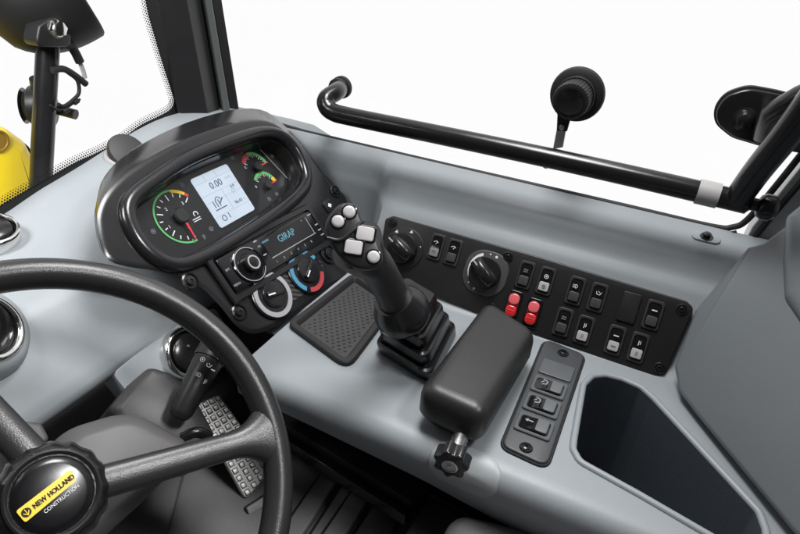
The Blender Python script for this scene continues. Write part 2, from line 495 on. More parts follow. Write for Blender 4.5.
def rocker(fr, a, b, parent, g, lit=False, rot=0.0, w=0.0215, h=0.0395, bez=None, z=PZ, label=None, dim=False):
    f = fr.at(a, b, rot, z)
    bm = B()
    o = ccw(rrect(w, h, 0.0035)); i = ccw(rrect(w*.72, h*.80, 0.0042))
    lo = [[f.P(x, y, 0) for x, y in o], [f.P(x, y, .0022) for x, y in o], [f.P(x, y, .003) for x, y in inset(o, .0009)], [f.P(x, y, .003) for x, y in inset(i, -.0007)], [f.P(x, y, .0022) for x, y in i], [f.P(x, y, 0.0004) for x, y in i]]
    rings(bm, lo, False, True)
    sw = obj('rocker_switch', bm, bez or BEZB, parent, label=label)
    # two-sided rocker: upper half glossy and sunk, lower half proud
    bm = B(); ww = w*.67; hh = h*.77
    segs = 10
    prf = []
    for k in range(segs+1):
        t = -hh/2 + hh*k/segs
        zz = 0.0052 - 0.0036*(t/hh+0.5) if t > -hh*.05 else 0.0052 - 0.0036*0.45 + 0.0016*((-t)/hh)
        prf.append((t, zz + .0012*math.cos(math.pi*t/hh)))
    lo = []
    for t, zz in prf:
        e = .0008
        lo.append([f.P(-ww/2, t, .0004), f.P(-ww/2, t, zz-e), f.P(-ww/2+e, t, zz), f.P(ww/2-e, t, zz), f.P(ww/2, t, zz-e), f.P(ww/2, t, .0004)])
    rings(bm, lo)
    obj('rocker', bm, GLOSS if not bez else GLOSS, sw)
    bm = B()
    prism(bm, f, rrect(ww*.96, hh*.42, .0022, 4, 0, -hh*.27), .003, .0062, .0007)
    obj('button_cap', bm, (CAPW if lit == 2 else CAPG if lit else (CAPL if bez else CAPB)), sw)
    bm = B(); glyph(bm, f, g, 0, hh*.20, ww*.36, .0066)
    obj('symbol', bm, PRINTG if dim else PRINTM if bez else PRINT, sw)
    if lit:
        bm = B(); glyph(bm, f, g, 0, -hh*.26, ww*.30, .0067)
        obj('symbol', bm, PRINTG, sw)
    return sw

for i, (x, y, g, lit) in enumerate([(436.3, 247, 2, 1), (453.4, 252.3, 2, 0), (525.3, 275, 7, 0), (545.8, 281, 1, 2), (575.5, 290.8, 0, 0), (597.5, 297.5, 4, 0), (653, 315, 6, 0),
                   (563, 322, 7, 0), (584, 330, 5, 2), (615, 340, 6, 2), (638, 347.5, 5, 2)]):
    a, b = SWP.px(x, y, PZ)
    rocker(SWP, a, b, sp, g, lit, dim=(i in (2, 7)))
# blanking plate
a, b = SWP.px(629, 307.5, PZ)
bm = B(); prism(bm, SWP, rrect(0.0235, 0.0405, 0.003, 5, a, b), PZ-.001, PZ+.003, .001); obj('blanking_plate', bm, PANELB, sp)
# two red double-lamp switches
for x, y in ((513, 305), (532.5, 313)):
    a, b = SWP.px(x, y, PZ); f = SWP.at(a, b, 0, PZ)
    bm = B(); prism(bm, f, rrect(0.0205, 0.042, 0.004), -.001, .003, .001)
    sw = obj('rocker_switch', bm, GLOSS, sp, label='red double-lens switch')
    bm = B(); prism(bm, f, rrect(0.0165, 0.0345, 0.0075, 6), .002, .0045, .001); obj('frame', bm, REDD, sw)
    bm = B(); prism(bm, f, rrect(.0152, .0152, .0058, 6, 0, .0086), .003, .0062, .0016); obj('upper_lens', bm, PINK, sw)
    bm = B(); prism(bm, f, rrect(.0156, .0156, .0058, 6, 0, -.0084), .003, .0076, .0022); obj('lower_lens', bm, RED, sw)
    bm = B(); bar(bm, f, (-.006, -.0075), (.006, -.0075), .0008, .0078); obj('line', bm, PINK, sw)

def rotary(fr, a, b, parent, R0, tilt, square, marks):
    f = fr.at(a, b, 0, PZ)
    bm = B()
    plate = rrect(R0*2.25, R0*2.25, R0*(0.92 if square else 1.12), 10)
    prism(bm, f, plate, -.001, .002, .0012)
    base = obj('dial_plate', bm, DIALG if square else PANELB, parent)
    bm = B(); lathe(bm, f, [(R0*.80, .002), (R0*.80, .009), (R0*.76, .0105), (R0*.70, .0105)], 40); hub = obj('rotary_knob', bm, SATIN, parent)
    f2 = f.at(0, 0, tilt, .0105)
    bm = B(); n = 14; lo = []
    for k in range(n+1):
        t = -1 + 2*k/n
        hw = R0*.31*(1-.25*t*t); ht = .014*math.sqrt(max(0.02, 1-(t*.98)**2))**.7
        y = t*R0*.78
        lo.append([f2.P(-hw*1.25, y, -.001), f2.P(-hw, y, ht*.75), f2.P(-hw*.6, y, ht), f2.P(hw*.6, y, ht), f2.P(hw, y, ht*.75), f2.P(hw*1.25, y, -.001)])
    rings(bm, lo); obj('grip_bar', bm, SATIN, hub, 50)
    bm = B(); bar(bm, f2, (0, R0*.42), (0, R0*.74), .0022, .0125); obj('pointer', bm, WHITE, hub)
    bm = B()
    if square:
        # tapering scale band
        lo = []
        for k in range(17):
            t = k/16; an = R(112 + 95*t); w2 = R0*(.13*(1-t)+.02); r0 = R0*.86
            lo.append([f.P(r0*math.cos(an), r0*math.sin(an), .0021), f.P((r0+w2)*math.cos(an), (r0+w2)*math.sin(an), .0021), f.P((r0+w2)*math.cos(an), (r0+w2)*math.sin(an), .0025), f.P(r0*math.cos(an), r0*math.sin(an), .0025)])
        rings(bm, lo)
    for an, s in marks:
        ca, sa = math.cos(R(an)), math.sin(R(an))
        prism(bm, f, circ(R0*.07*s, 10, R0*.97*ca, R0*.97*sa), .0018, .0024)
    if not square:
        for an in (78, 128):
            ca, sa = math.cos(R(an)), math.sin(R(an)); c = (R0*.98*ca, R0*.98*sa); s = R0*.095
            prism(bm, f, [(c[0]-s, c[1]-s*.7), (c[0]+s, c[1]-s*.7), (c[0], c[1]+s)], .0018, .0024)
    obj('dial_print', bm, PRINT, base)
a, b = SWP.px(403.5, 248.5, PZ); rotary(SWP, a, b, sp, 0.029, R(62), False, [(250, 1), (205, .6), (20, .5)])
a, b = SWP.px(485.5, 273, PZ); rotary(SWP, a, b, sp, 0.029, R(52), True, [(70, 1), (90, .6), (250, 1), (225, .5)])

# ================================================================== SMALL SWITCH PANEL (on the console top)
s3 = thing('switch_panel', TOP.w(545, 405), 'small dark grey panel on the console top holding three rocker switches in a column', 'switch panel')
pp = rpoly(TOP.pts([(545, 341), (584, 357), (546, 469), (501, 448)]), 0.012, 6)
bm = B(); prism(bm, TOP, pp, -.004, .005, .002); obj('panel_plate', bm, PANELG, s3)
bm = B(); closed_tube(bm, [TOP.P(x, y, 0.0005) for x, y in ccw(inset(ccw(pp), -0.0012))], 0.0018, 6); obj('seam', bm, DARKLINE, s3)
for x, y in ((563, 353.5), (526, 448)):
    a, b = TOP.px(x, y, .005); screw(TOP, a, b, s3, 0.0075, .005)
a, b = TOP.px(556.5, 371, .005)
bm = B(); prism(bm, TOP, rrect(0.0315, 0.042, 0.003, 5, a, b), .004, .0075, .001); obj('blanking_plate', bm, BEZG, s3)
for i, (x, y) in enumerate(((548.8, 388.3), (541.8, 406.6), (534, 427))):
    a, b = TOP.px(x, y, .005)
    rocker(TOP, a, b, s3, (4, 4, 3)[i], 0, 0, w=0.0315, h=0.042, bez=BEZG, z=.005)

# ================================================================== ARMREST
ar = thing('armrest_pad', TOP.w(470, 380), 'thick black padded armrest block behind the joystick', 'armrest')
AF = Frame((0, 0, -0.459), (1, 0, 0.0), (0, 1, 0.0))
apc = AF.pts([(485, 308), (535, 342), (482, 432), (415, 401)]); apr = [0.018, 0.020, 0.018, 0.022]
bm = B(); rstack(bm, AF, apc, apr, [(.008, -.024), (.003, -.022), (0, -.016), (0, .004), (.0012, .0100), (.0036, .0150), (.0075, .0188), (.0125, .0206), (.0180, .0212)], 8); obj('cushion', bm, LEATH, ar, 60)
bm = B(); rstack(bm, AF, apc, apr, [(.014, -.036), (.014, -.022)], 8); obj('base_plate', bm, BLK, ar)
c = AF.px(480, 375)
bm = B(); box(bm, AF, c[0]-.03, c[0]+.03, c[1]-.015, c[1]+.015, -0.046, -0.034, 0, 0.006); obj('support', bm, BLK, ar)

# ================================================================== TRAY INSERT
tr = thing('storage_tray', TOP.w(340, 322), 'shallow black rubber tray with dimpled floor between instrument pod and joystick', 'tray')
tpc = TOP.pts([(354, 275), (398, 305), (348, 372), (287, 327)]); tpr = [0.015, 0.016, 0.017, 0.016]
bm = B(); rstack(bm, TOP, tpc, tpr, [(0, -.001), (0, .006), (.0015, .0075), (.0085, .0075), (.010, .006), (.0125, .0005), (.0135, .0004)])
bm2 = B(); rstack(bm2, TOP, tpc, tpr, [(.0138, .0002), (.0138, .0010)]); TRF = mat('tray_floor_rubber', (.035, .034, .034), .5, bump=('noise', 900, .3, .0006))
tp = ccw(rpoly(tpc, tpr, 5))
tray = obj('tray_body', bm, RUB, tr)
bm = B()
obj('tray_floor', bm2, TRF, tray); tq = inset(tp, .018)
def inside(p, poly):
    r = False; j = len(poly)-1
    for i in range(len(poly)):
        if (poly[i][1] > p[1]) != (poly[j][1] > p[1]) and p[0] < (poly[j][0]-poly[i][0])*(p[1]-poly[i][1])/(poly[j][1]-poly[i][1]) + poly[i][0]: r = not r
        j = i
    return r
xs = [p[0] for p in tq]; yy = [p[1] for p in tq]
gx = min(xs); row = 0
while gx < max(xs):
    gy = min(yy) + (0.0045 if row % 2 else 0)
    while gy < max(yy):
        if inside((gx, gy), tq):
            prism(bm, TOP, [(gx-.0022, gy), (gx, gy-.0022), (gx+.0022, gy), (gx, gy+.0022)], .0008, .0020)
        gy += .009
    gx += .0065; row += 1
obj('dimples', bm, TRF, tray)

# ================================================================== JOYSTICK
jb = TOP.w(413, 352)
js = thing('joystick', jb, 'black control joystick with white thumb buttons on a bellows boot', 'joystick')
def quad_ring(c, sx, sy, z, r, shx=0, shy=0):
    return [V((c[0]+shx+x, c[1]+shy+y, z)) for x, y in rrect(sx, sy, r, 4)]
JB = (jb.x, jb.y)
bm = B(); lo = []
j0 = ray(400, 309); j0 = j0*(.405/-j0.z)
bq = TOP.pts([(377, 352), (431, 386), (457, 333), (408, 302)])
bq = ccw(bq); BC = (sum(p[0] for p in bq)/4, sum(p[1] for p in bq)/4)
for k, z in [(1.0, -.500), (1.0, -.487), (.985, -.4845), (.93, -.483), (.875, -.4845), (.86, -.483), (.86, -.469), (.845, -.4665), (.79, -.465), (.74, -.4665), (.725, -.465), (.725, -.451), (.71, -.4485), (.655, -.447), (.61, -.4485), (.595, -.447), (.595, -.436), (.54, -.430)]:
    z = -.5 + (z+.5)*1.32; t = (z+.499)/.10
    q4 = [((x-BC[0])*k, (y-BC[1])*k) for x, y in bq]
    lo.append([V((BC[0] + x + (j0.x-BC[0])*t*.6, BC[1] + y + (j0.y-BC[1])*t*.6, z)) for x, y in rpoly(q4, .014*k, 5)])
rings(bm, lo); obj('bellows_boot', bm, SATIN, js, 30)
j0 = ray(400, 309); j0 = j0*(.405/-j0.z); j1 = V((.486, .262, -.300))
jd = (j1-j0)
# grip : lofted along a slightly curved axis
side = V((0.25, -1, 0.1)).normalized()
pts = smooth_open([j0, j0+jd*.12, j0+jd*.35+V((.002, 0, .004)), j0+jd*.62+V((.004, 0, .004)), j0+jd*.85, j0+jd*1.02], 5)
bm = B(); lo = []
rad = []
for i, p in enumerate(pts):
    t = i/(len(pts)-1)
    r = .0225 - .004*math.sin(math.pi*min(1, t*1.1)) + (.006*max(0, (t-.7)/.3))
    if t < .16: r = .026 - .004*(t/.16)
    rad.append(r)
ax = jd.normalized(); s1 = (side-ax*side.dot(ax)).normalized(); s2 = ax.cross(s1)
for p, r in zip(pts, rad):
    lo.append([p + s1*(r*.98*math.cos(2*math.pi*k/24)) + s2*(r*1.12*math.sin(2*math.pi*k/24)) for k in range(24)])
rings(bm, lo); obj('grip', bm, BLK, js, 60)
bm = B()
jc0 = j0 - jd*.02; JC = Frame(jc0, s1, s2, ax)
lathe(bm, JC, [(.022, -.020), (.031, -.016), (.0345, -.008), (.0342, .000), (.032, .008), (.027, .017), (.0235, .025)], 32); obj('collar', bm, SATIN, js)
# head plate, its face looking up at the driver
hc = ray(356, 232); hc = hc*(0.262/hc.y)*0.985
hn = (V((0, 0, 0.10)) - hc).normalized()
hx = V((1, -0.2, 0)); hx = (hx - hn*hx.dot(hn)).normalized()
HF = Frame(hc, hx, hn.cross(hx), hn)
hp = [(325, 226), (331, 212), (343, 203), (357, 206), (363, 221), (378, 241), (383, 258), (381, 267), (370, 270), (355, 268), (342, 259), (330, 243)]
hpoly = ccw(smooth_closed(HF.pts(hp), 3))
bm = B()
rings(bm, [[HF.P(x, y, z) for x, y in inset(hpoly, d)] for d, z in ((.015, -.038), (.008, -.030), (.002, -.018), (0, -.008), (0, -.002), (.0015, .001), (.004, .0022))])
obj('head', bm, BLK, js, 60)
for x, y in ((338, 221.5), (349.2, 212), (373.5, 257)):
    a, b = HF.px(x, y, .002)
    bm = B(); lathe(bm, HF, [(.0063, .001), (.0063, .0036), (.0055, .0045), (.0035, .0049)], 24, a, b); obj('thumb_button', bm, WHITE, js)
    bm = B(); lathe(bm, HF, [(.0080, .0), (.0080, .0026), (.0070, .0030)], 24, a, b); obj('button_ring', bm, GLOSS, js)
for x, y in ((353.5, 247.5), (365.3, 234)):
    a, b = HF.px(x, y, .002); f = HF.at(a, b, R(-42) , 0)
    bm = B(); prism(bm, f, rrect(.0215, .0175, .003), .001, .0036, .001); obj('button_ring', bm, GLOSS, js)
    bm = B(); prism(bm, f, rrect(.0175, .0140, .0026), .003, .0054, .0010); t = obj('thumb_wheel', bm, WHITE, js)

bm = B(); tube(bm, smooth_open([HF.w(327, 238, .0015), HF.w(340, 240, .003), HF.w(352, 231, .003), HF.w(363, 221, .0015)], 5), .0022, 8); obj('head_ridge', bm, BLK, js, 60)
# ================================================================== INSTRUMENT POD
pod = thing('instrument_pod', POD.P(.62, 0, 0), 'hooded black instrument pod with gauges and lit screen behind the steering wheel rim', 'instrument panel')
O = [(262, 333), (240, 329), (222, 308), (196, 284), (160, 272), (128, 267), (110, 261), (101, 247), (97, 225), (98, 208), (108, 189), (132, 167), (176, 142), (219, 126), (252, 119), (274, 122), (292, 136),
     (308, 152), (332, 184), (347, 197), (351, 232), (352, 270), (332, 287), (298, 313)]
op = ccw(smooth_closed(POD.pts(O), 3))
# opening of the binnacle
G = [(135, 214), (140, 202), (156, 189), (190, 166), (230, 149), (262, 139), (280, 141), (292, 152), (300, 170), (299, 183), (286, 197), (262, 214), (220, 240), (188, 255), (170, 257), (154, 248), (141, 232)]
gp = ccw(smooth_closed(POD.pts(G), 4))
bm = B()
back = [V(p) for p in op]
cx = sum(p[0] for p in op)/len(op); cy = sum(p[1] for p in op)/len(op)
def scl(p, k): return [(cx+(x-cx)*k, cy+(y-cy)*k) for x, y in p]
n_o = len(op)
def shift(poly, dz, off): return [POD.P(x, y, dz) + V(off) for x, y in poly]
lo = [shift(scl(op, .86), -.02, (.075, .085, -.10)), shift(scl(op, .95), 0, (.055, .065, -.03)), shift(scl(op, .995), 0, (.045, .050, -.002)), shift(op, 0, (.038, .042, .0)), shift(op, -.004, (.006, .008, 0)), shift(inset(op, .001), -.0015, (0, 0, 0)), [POD.P(x, y, -.0003) for x, y in inset(op, .004)], [POD.P(x, y, .0) for x, y in inset(op, .008)]]
vs = rings(bm, lo, False, False)
# front face with the opening: bridge by triangulated fill
ov = vs[-1]
gv = [bm.verts.new(POD.P(x, y, 0)) for x, y in inset(gp, -.004)]
e1 = [bm.edges.get((ov[i-1], ov[i])) for i in range(len(ov))]
e2 = [bm.edges.new((gv[i-1], gv[i])) for i in range(len(gv))]
bmesh.ops.triangle_fill(bm, use_beauty=True, edges=e1+e2)
# recess walls
lo2 = [gv]
for d, z in ((.001, -.006), (.004, -.028), (.006, -.031)):
    lo2.append([bm.verts.new(POD.P(x, y, z)) for x, y in inset(gp, d)])
for a_, b_ in zip(lo2[:-1], lo2[1:]):
    for i in range(len(a_)):
        j = (i+1) % len(a_); bm.faces.new((a_[i], a_[j], b_[j], b_[i]))
obj('housing', bm, PODM, pod, 30)
bm = B(); closed_tube(bm, [POD.P(x, y, .000) for x, y in inset(gp, -.010)], .0105, 14)
obj('bezel_ring', bm, PODM, pod, 60)
# hood lip over the top of the binnacle
GZ = -.029
bm = B(); prism(bm, POD, inset(gp, .0045), GZ-.004, GZ); gface = obj('gauge_face', bm, FACE, pod)
lcd = POD.pts([(190.6, 180.7), (225.2, 163.1), (255.2, 209.2), (220.6, 228.7)], GZ)
lx = sum(p[0] for p in lcd)/4; ly = sum(p[1] for p in lcd)/4
LX = POD.at(lx, ly, 0, GZ)
w_ = abs(lcd[1][0]-lcd[0][0]+lcd[2][0]-lcd[3][0])/2; h_ = abs(lcd[0][1]-lcd[3][1]+lcd[1][1]-lcd[2][1])/2
sh = (lcd[0][0]+lcd[1][0]-lcd[2][0]-lcd[3][0])/2/h_
LX = Frame(LX.o, LX.x, LX.y + LX.x*sh, LX.n)
bm = B(); prism(bm, LX, rrect(w_, h_, .004), 0, .0012, .0004); scr = obj('screen', bm, LCD, pod)
bm = B()
text(bm, LX, '0.00', .0145, -.002, h_*.24, .0014); text(bm, LX, '96:41', .0075, w_*.24, -h_*.22, .0014); text(bm, LX, '1', .012, -w_*.16, -h_*.37, .0014)
arc_strip(bm, LX, -w_*.3, -h_*.37, .0032, .0045, 0, 6.283, .0014)
text(bm, LX, '4.9', .007, w_*.3, h_*.08, .0014)
for k in (0, 1, 2): bar(bm, LX, (-w_*.34+k*.005, -h_*.15), (-w_*.34+k*.005, -h_*.02), .0014, .0014)
bar(bm, LX, (-w_*.38, -h_*.19), (-w_*.08, -h_*.19), .0016, .0014); arc_strip(bm, LX, -w_*.2, -h_*.03, .004, .0052, R(0), R(180), .0014)
bar(bm, LX, (-w_*.2, -h_*.1), (-w_*.08, -h_*.02), .0018, .0014)
obj('digits', bm, INK, scr)
bm = B()
for k in (.36, .12, -.02, -.3): bar(bm, LX, (-w_*.48, h_*k), (w_*.48, h_*k), .0006, .0013)
for k in (-.2, .1): bar(bm, LX, (w_*k, h_*.36), (w_*k, h_*.5), .0006, .0013)
bar(bm, LX, (w_*.02, -h_*.3), (w_*.02, h_*.12), .0006, .0013)
text(bm, LX, 'km/h', .006, w_*.33, h_*.27, .0013); text(bm, LX, 'h', .006, w_*.4, -h_*.22, .0013)
arc_strip(bm, LX, w_*.26, h_*.0, .0025, .0034, 0, 6.283, .0013)
obj('grid_lines', bm, INKP, scr)

def gauge(c, rpx, arcs, needle, labels):
    ca, cb = POD.px(*c, GZ)
    def ang(p):
        a, b = POD.px(*p, GZ); return math.atan2(b-cb, a-ca)
    bm = B(); lathe(bm, POD, [(rpx*.30, GZ), (rpx*.30, GZ+.005), (rpx*.24, GZ+.007)], 24, ca, cb)
    g = obj('gauge', bm, BLK, pod)
    for p, q_, m, wd in arcs:
        a0, a1 = ang(p), ang(q_)
        while a1 > a0: a1 -= 2*math.pi     # clockwise
        bm = B(); arc_strip(bm, POD, ca, cb, rpx*(1-wd), rpx, a0, a1, GZ+.0004, 26); obj('scale_band', bm, m, g)
    a0 = ang(arcs[0][0]); a1 = ang(arcs[-1][1])
    while a1 > a0: a1 -= 2*math.pi
    bm = B(); n = 12
    for k in range(n+1):
        a = a0 + (a1-a0)*k/n; l = .22 if k % 3 == 0 else .13
        bar(bm, POD, (ca+rpx*.86*math.cos(a), cb+rpx*.86*math.sin(a)), (ca+rpx*(.86-l)*math.cos(a), cb+rpx*(.86-l)*math.sin(a)), rpx*.035, GZ+.0004)
    for s_, p, sz in labels:
        a, b = POD.px(*p, GZ); text(bm, POD, s_, sz, a, b, GZ+.0005)
    obj('scale_marks', bm, PRINT, g)
    a = ang(needle)
    bm = B(); lo = []
    d = V((math.cos(a), math.sin(a))); m = V((-d.y, d.x))
    p0 = V((ca, cb)) + d*rpx*.25; p1 = V((ca, cb)) + d*rpx*.93
    prism(bm, POD, [tuple(p0-m*rpx*.05), tuple(p1-m*rpx*.02), tuple(p1+m*rpx*.02), tuple(p0+m*rpx*.05)], GZ+.004, GZ+.005)
    obj('needle', bm, REDB, g)
gauge((180.2, 216.5), .0385, [((194, 235.5), (171.5, 196), GREEN, .065), ((171.5, 196), (184, 194.5), YELP, .12), ((184, 194.5), (188, 196), REDB, .12)], (190.5, 234),
      [('0', (188.5, 228), .0065), ('1', (169.5, 227), .0065), ('2', (166, 209.5), .0065), ('3', (182.5, 203.5), .0065)])
gauge((256.4, 167.8), .0265, [((241.5, 163), (247.5, 155.5), REDB, .22), ((247.5, 155.5), (268, 161.5), GREEN, .18)], (265.5, 163.5), [('C', (245.5, 167.5), .006)])
gauge((267, 186), .0245, [((254, 180), (274, 173.5), GREEN, .18), ((274, 173.5), (277.5, 180), YELP, .3)], (275, 181), [('0', (256, 187), .006)])
# printed symbols and divider line
bm = B()
for (x, y), g in (((182, 185), 1), ((153, 231.5), 1), ((211, 229), 1), ((193.5, 241), 3), ((204, 237), 5), ((233, 158), 0), ((241, 151.5), 4), ((250.5, 148.5), 1), ((261.5, 144), 0), ((272, 156), 1), ((282, 161), 3), ((288, 168.5), 1), ((271, 146.5), 2), ((269, 199), 1), ((276.5, 194), 7)):
    a, b = POD.px(x, y, GZ); glyph(bm, POD, g, a, b, .0055, GZ+.0004)
obj('warning_symbols', bm, PRINTG, gface)
bm = B()
a, b = POD.px(193.5, 216.5, GZ)
a2, b2 = POD.px(195.5, 214, GZ); arc_strip(bm, POD, a2, b2, .0028, .0040, R(-40), R(220), GZ+.0004)
for k in (-.004, -.007): bar(bm, POD, (a-.005, b+k), (a+.009, b+k), .0012, GZ+.0004)
obj('temperature_symbol', bm, PRINT, gface)
bm = B(); p = POD.px(253.5, 142.5, GZ); q2 = POD.px(291, 182.5, GZ); bar(bm, POD, p, q2, .0015, GZ+.0004); obj('divider_line', bm, SILV, gface)
bm = B(); prism(bm, POD, inset(gp, .0035), GZ+.010, GZ+.0115); obj('cover_lens', bm, LENS, pod)
# screws and small controls on the pod face
for x, y in ((190, 281.5), (239, 312.5), (335, 191.5)):
    a, b = POD.px(x, y, 0)
    bm = B(); lathe(bm, POD, [(.0115, -.001), (.0115, .0015), (.0095, .0025), (.0085, .0005), (.006, .0005), (.0055, .0035), (.0025, .004), (.002, .002)], 24, a, b); obj('screw', bm, SATIN, pod)
a, b = POD.px(328.5, 206, 0)
bm = B(); prism(bm, POD, rrect(.024, .020, .004, 5, a, b), -.001, .003, .001); hz = obj('push_button', bm, SATIN, pod)
bm = B(); prism(bm, POD, [(a-.005, b), (a, b-.004), (a+.005, b), (a, b+.004)], .003, .0034); obj('symbol', bm, PRINT, hz)
a, b = POD.px(328, 254, 0)
bm = B(); lathe(bm, POD, [(.017, -.001), (.017, .003), (.015, .004), (.013, .004), (.012, .001), (.009, .001), (.009, .005), (.004, .006)], 28, a, b); obj('power_socket', bm, SATIN, pod)
# carbon strip with the two climate dials
cs = rpoly(POD.pts([(252, 297), (262, 283), (306, 252), (322, 263), (324, 280), (276, 313)]), .008, 5)
bm = B(); prism(bm, POD, cs, -.001, .0012); obj('carbon_strip', bm, CARBON, pod)
def dial(c, R0, ringparts, pdir):
    a, b = POD.px(*c, 0); f = POD.at(a, b, 0, .001)
    bm = B(); lathe(bm, f, [(R0*1.1, -.001), (R0*1.1, .003), (R0*1.04, .004), (R0*.7, .004)], 40); d = obj('climate_dial', bm, SATIN, pod)
    for a0, a1, m in ringparts:
        bm = B(); arc_strip(bm, f, 0, 0, R0*.82, R0*1.04, R(a0), R(a1), .0041, 32, .0008); obj('ring_print', bm, m, d)
    bm = B(); lathe(bm, f, [(R0*.62, .003), (R0*.60, .007), (R0*.55, .0085), (R0*.3, .009)], 32); obj('knob', bm, SATIN, d)
    f2 = f.at(0, 0, R(pdir), 0)
    bm = B(); box(bm, f2, -R0*.12, R0*.12, -R0*.5, R0*.5, .008, .0130, .001); obj('grip_bar', bm, SATIN, d)
    bm = B(); bar(bm, f2, (0, R0*.1), (0, R0*.5), .002, .0132); obj('pointer', bm, PRINT, d)
dial((270.8, 295.7), .0315, [(0, 360, SILV)], 75)
dial((304.5, 272), .0315, [(15, 225, DIALB), (240, 330, DIALR)], 115)

# ================================================================== CAR RADIO
ra = thing('car_radio', POD.P(.64, .08, 0), 'black car radio with volume knob and lit display, set below the gauges', 'radio')
rq = POD.pts([(208, 262), (305, 203), (332, 245), (232, 298)], .004)
rx = sum(p[0] for p in rq)/4; ry = sum(p[1] for p in rq)/4
rw = abs(rq[1][0]-rq[0][0]+rq[2][0]-rq[3][0])/2; rh = abs(rq[0][1]-rq[3][1]+rq[1][1]-rq[2][1])/2
rsh = (rq[0][0]+rq[1][0]-rq[2][0]-rq[3][0])/2/rh; rsl = (rq[1][1]+rq[2][1]-rq[0][1]-rq[3][1])/2/rw
RF = Frame(POD.P(rx, ry, 0), POD.x + POD.y*rsl, POD.y + POD.x*rsh, POD.n)
bm = B()
o = ccw(rrect(rw+.008, rh+.008, .005)); i_ = ccw(rrect(rw-.012, rh-.012, .003))
rings(bm, [[RF.P(x, y, z) for x, y in pl] for pl, z in ((o, -.001), (o, .005), (inset(o, .002), .007), (inset(i_, -.001), .007), (i_, .002))], True, True)
obj('surround', bm, SATIN, ra)
bm = B(); prism(bm, RF, rrect(rw-.016, rh-.016, .003), .001, .0085, .002); rf = obj('faceplate', bm, GLOSS, ra)
bm = B(); prism(bm, RF, rrect(rw*.46, rh*.44, .002, 4, rw*.15, rh*.10), .008, .0089); dp = obj('display', bm, FACE, ra)
bm = B(); text(bm, RF, 'GIRAP', .0150, rw*.14, rh*.13, .0091, 0, .0002, .92); obj('lit_text', bm, CYAN, dp)
bm = B(); text(bm, RF, 'RADIO', .0045, -rw*.05, rh*.24, .0091); text(bm, RF, 'x', .005, rw*.34, rh*.27, .0091); obj('lit_text', bm, CYAN, dp)
bm = B()
a, b = -rw*.27, -rh*.02
lathe(bm, RF, [(.0265, .007), (.0265, .0105), (.025, .0112), (.0235, .0095), (.016, .0095), (.015, .0105)], 36, a, b); kd = obj('control_ring', bm, GLOSS, ra)
bm = B(); lathe(bm, RF, [(.0125, .009), (.0125, .018), (.011, .0195), (.0075, .0195), (.007, .0205), (.003, .021)], 28, a, b); obj('volume_knob', bm, SATIN, ra)
bm = B(); arc_strip(bm, RF, a, b, .0078, .0100, 0, 6.283, .0197); arc_strip(bm, RF, a, b, .0236, .0246, R(40), R(330), .0112); obj('ring_print', bm, SILV, kd)
bm = B()
text(bm, RF, 'SRC', .0045, -rw*.43, rh*.10, .0087); text(bm, RF, 'MENU', .0045, -rw*.43, -rh*.24, .0087); text(bm, RF, 'FM', .0045, -rw*.12, rh*.2, .0087)
for k in range(6): text(bm, RF, str(k+1), .0055, -rw*.06 + k*rw*.075, -rh*.26, .0087)
bar(bm, RF, (-rw*.08, -rh*.14), (rw*.40, -rh*.14), .0012, .0086); bar(bm, RF, (rw*.39, -rh*.14), (rw*.39, rh*.28), .0012, .0086)
for k in (.02, -.12, -.25): bar(bm, RF, (rw*.435, rh*k), (rw*.47, rh*k), .0018, .0086)
bar(bm, RF, (rw*.42, rh*.3), (rw*.46, rh*.3), .0018, .0086)
bar(bm, RF, (-rw*.13, 0), (-rw*.10, 0), .0018, .0086); bar(bm, RF, (-rw*.14, rh*.34), (-rw*.11, rh*.34), .0018, .0086)
obj('key_print', bm, KEYP, rf)

# ================================================================== DASHBOARD (front)
da = thing('dashboard', (0.3, 0.6, -0.42), 'light grey dashboard shelf below the windscreen, behind the steering wheel', 'dashboard')
EDGE = [(-150, 305), (-60, 253), (0, 217), (40, 190), (60, 178), (85, 163), (110, 147), (135, 131), (165, 117), (200, 109), (240, 107), (275, 118)]
top = [FRONT.w(*p) for p in EDGE]
top = smooth_open(top, 3)
bm = B(); lp = []
for p in top:
    x = p.x
    k = (p.z+.335)
    col = [V((x, YF+.02, p.z-.012)), V((x, YF, p.z)), V((x, .72, p.z*.8 - .355*.2)), V((x, .66, p.z*.4 - .378*.6)), V((x, .60, -.402)), V((x, .587, -.409)), V((x, .578, -.416)), V((x, .56, -.438)), V((x, .53, -.474)), V((x, .522, -.485)), V((x, .520, -.493)), V((x, .524, -.502)), V((x, .58, -.53)), V((x, YF+.02, -.53))]
    lp.append(col)
rings(bm, lp)
obj('dash_shell', bm, GREY, da, 50)
LOW = Frame((0, .521, -.492), (1, 0, 0), (0, .55, .835))
bm = B()
lowp = rpoly(LOW.pts([(112, 374), (174, 322), (215, 308), (226, 326), (204, 372), (182, 398), (150, 420)]), .01, 4)
prism(bm, LOW, lowp, -.03, .001, .0008)
obj('lower_panel', bm, GREY, da)

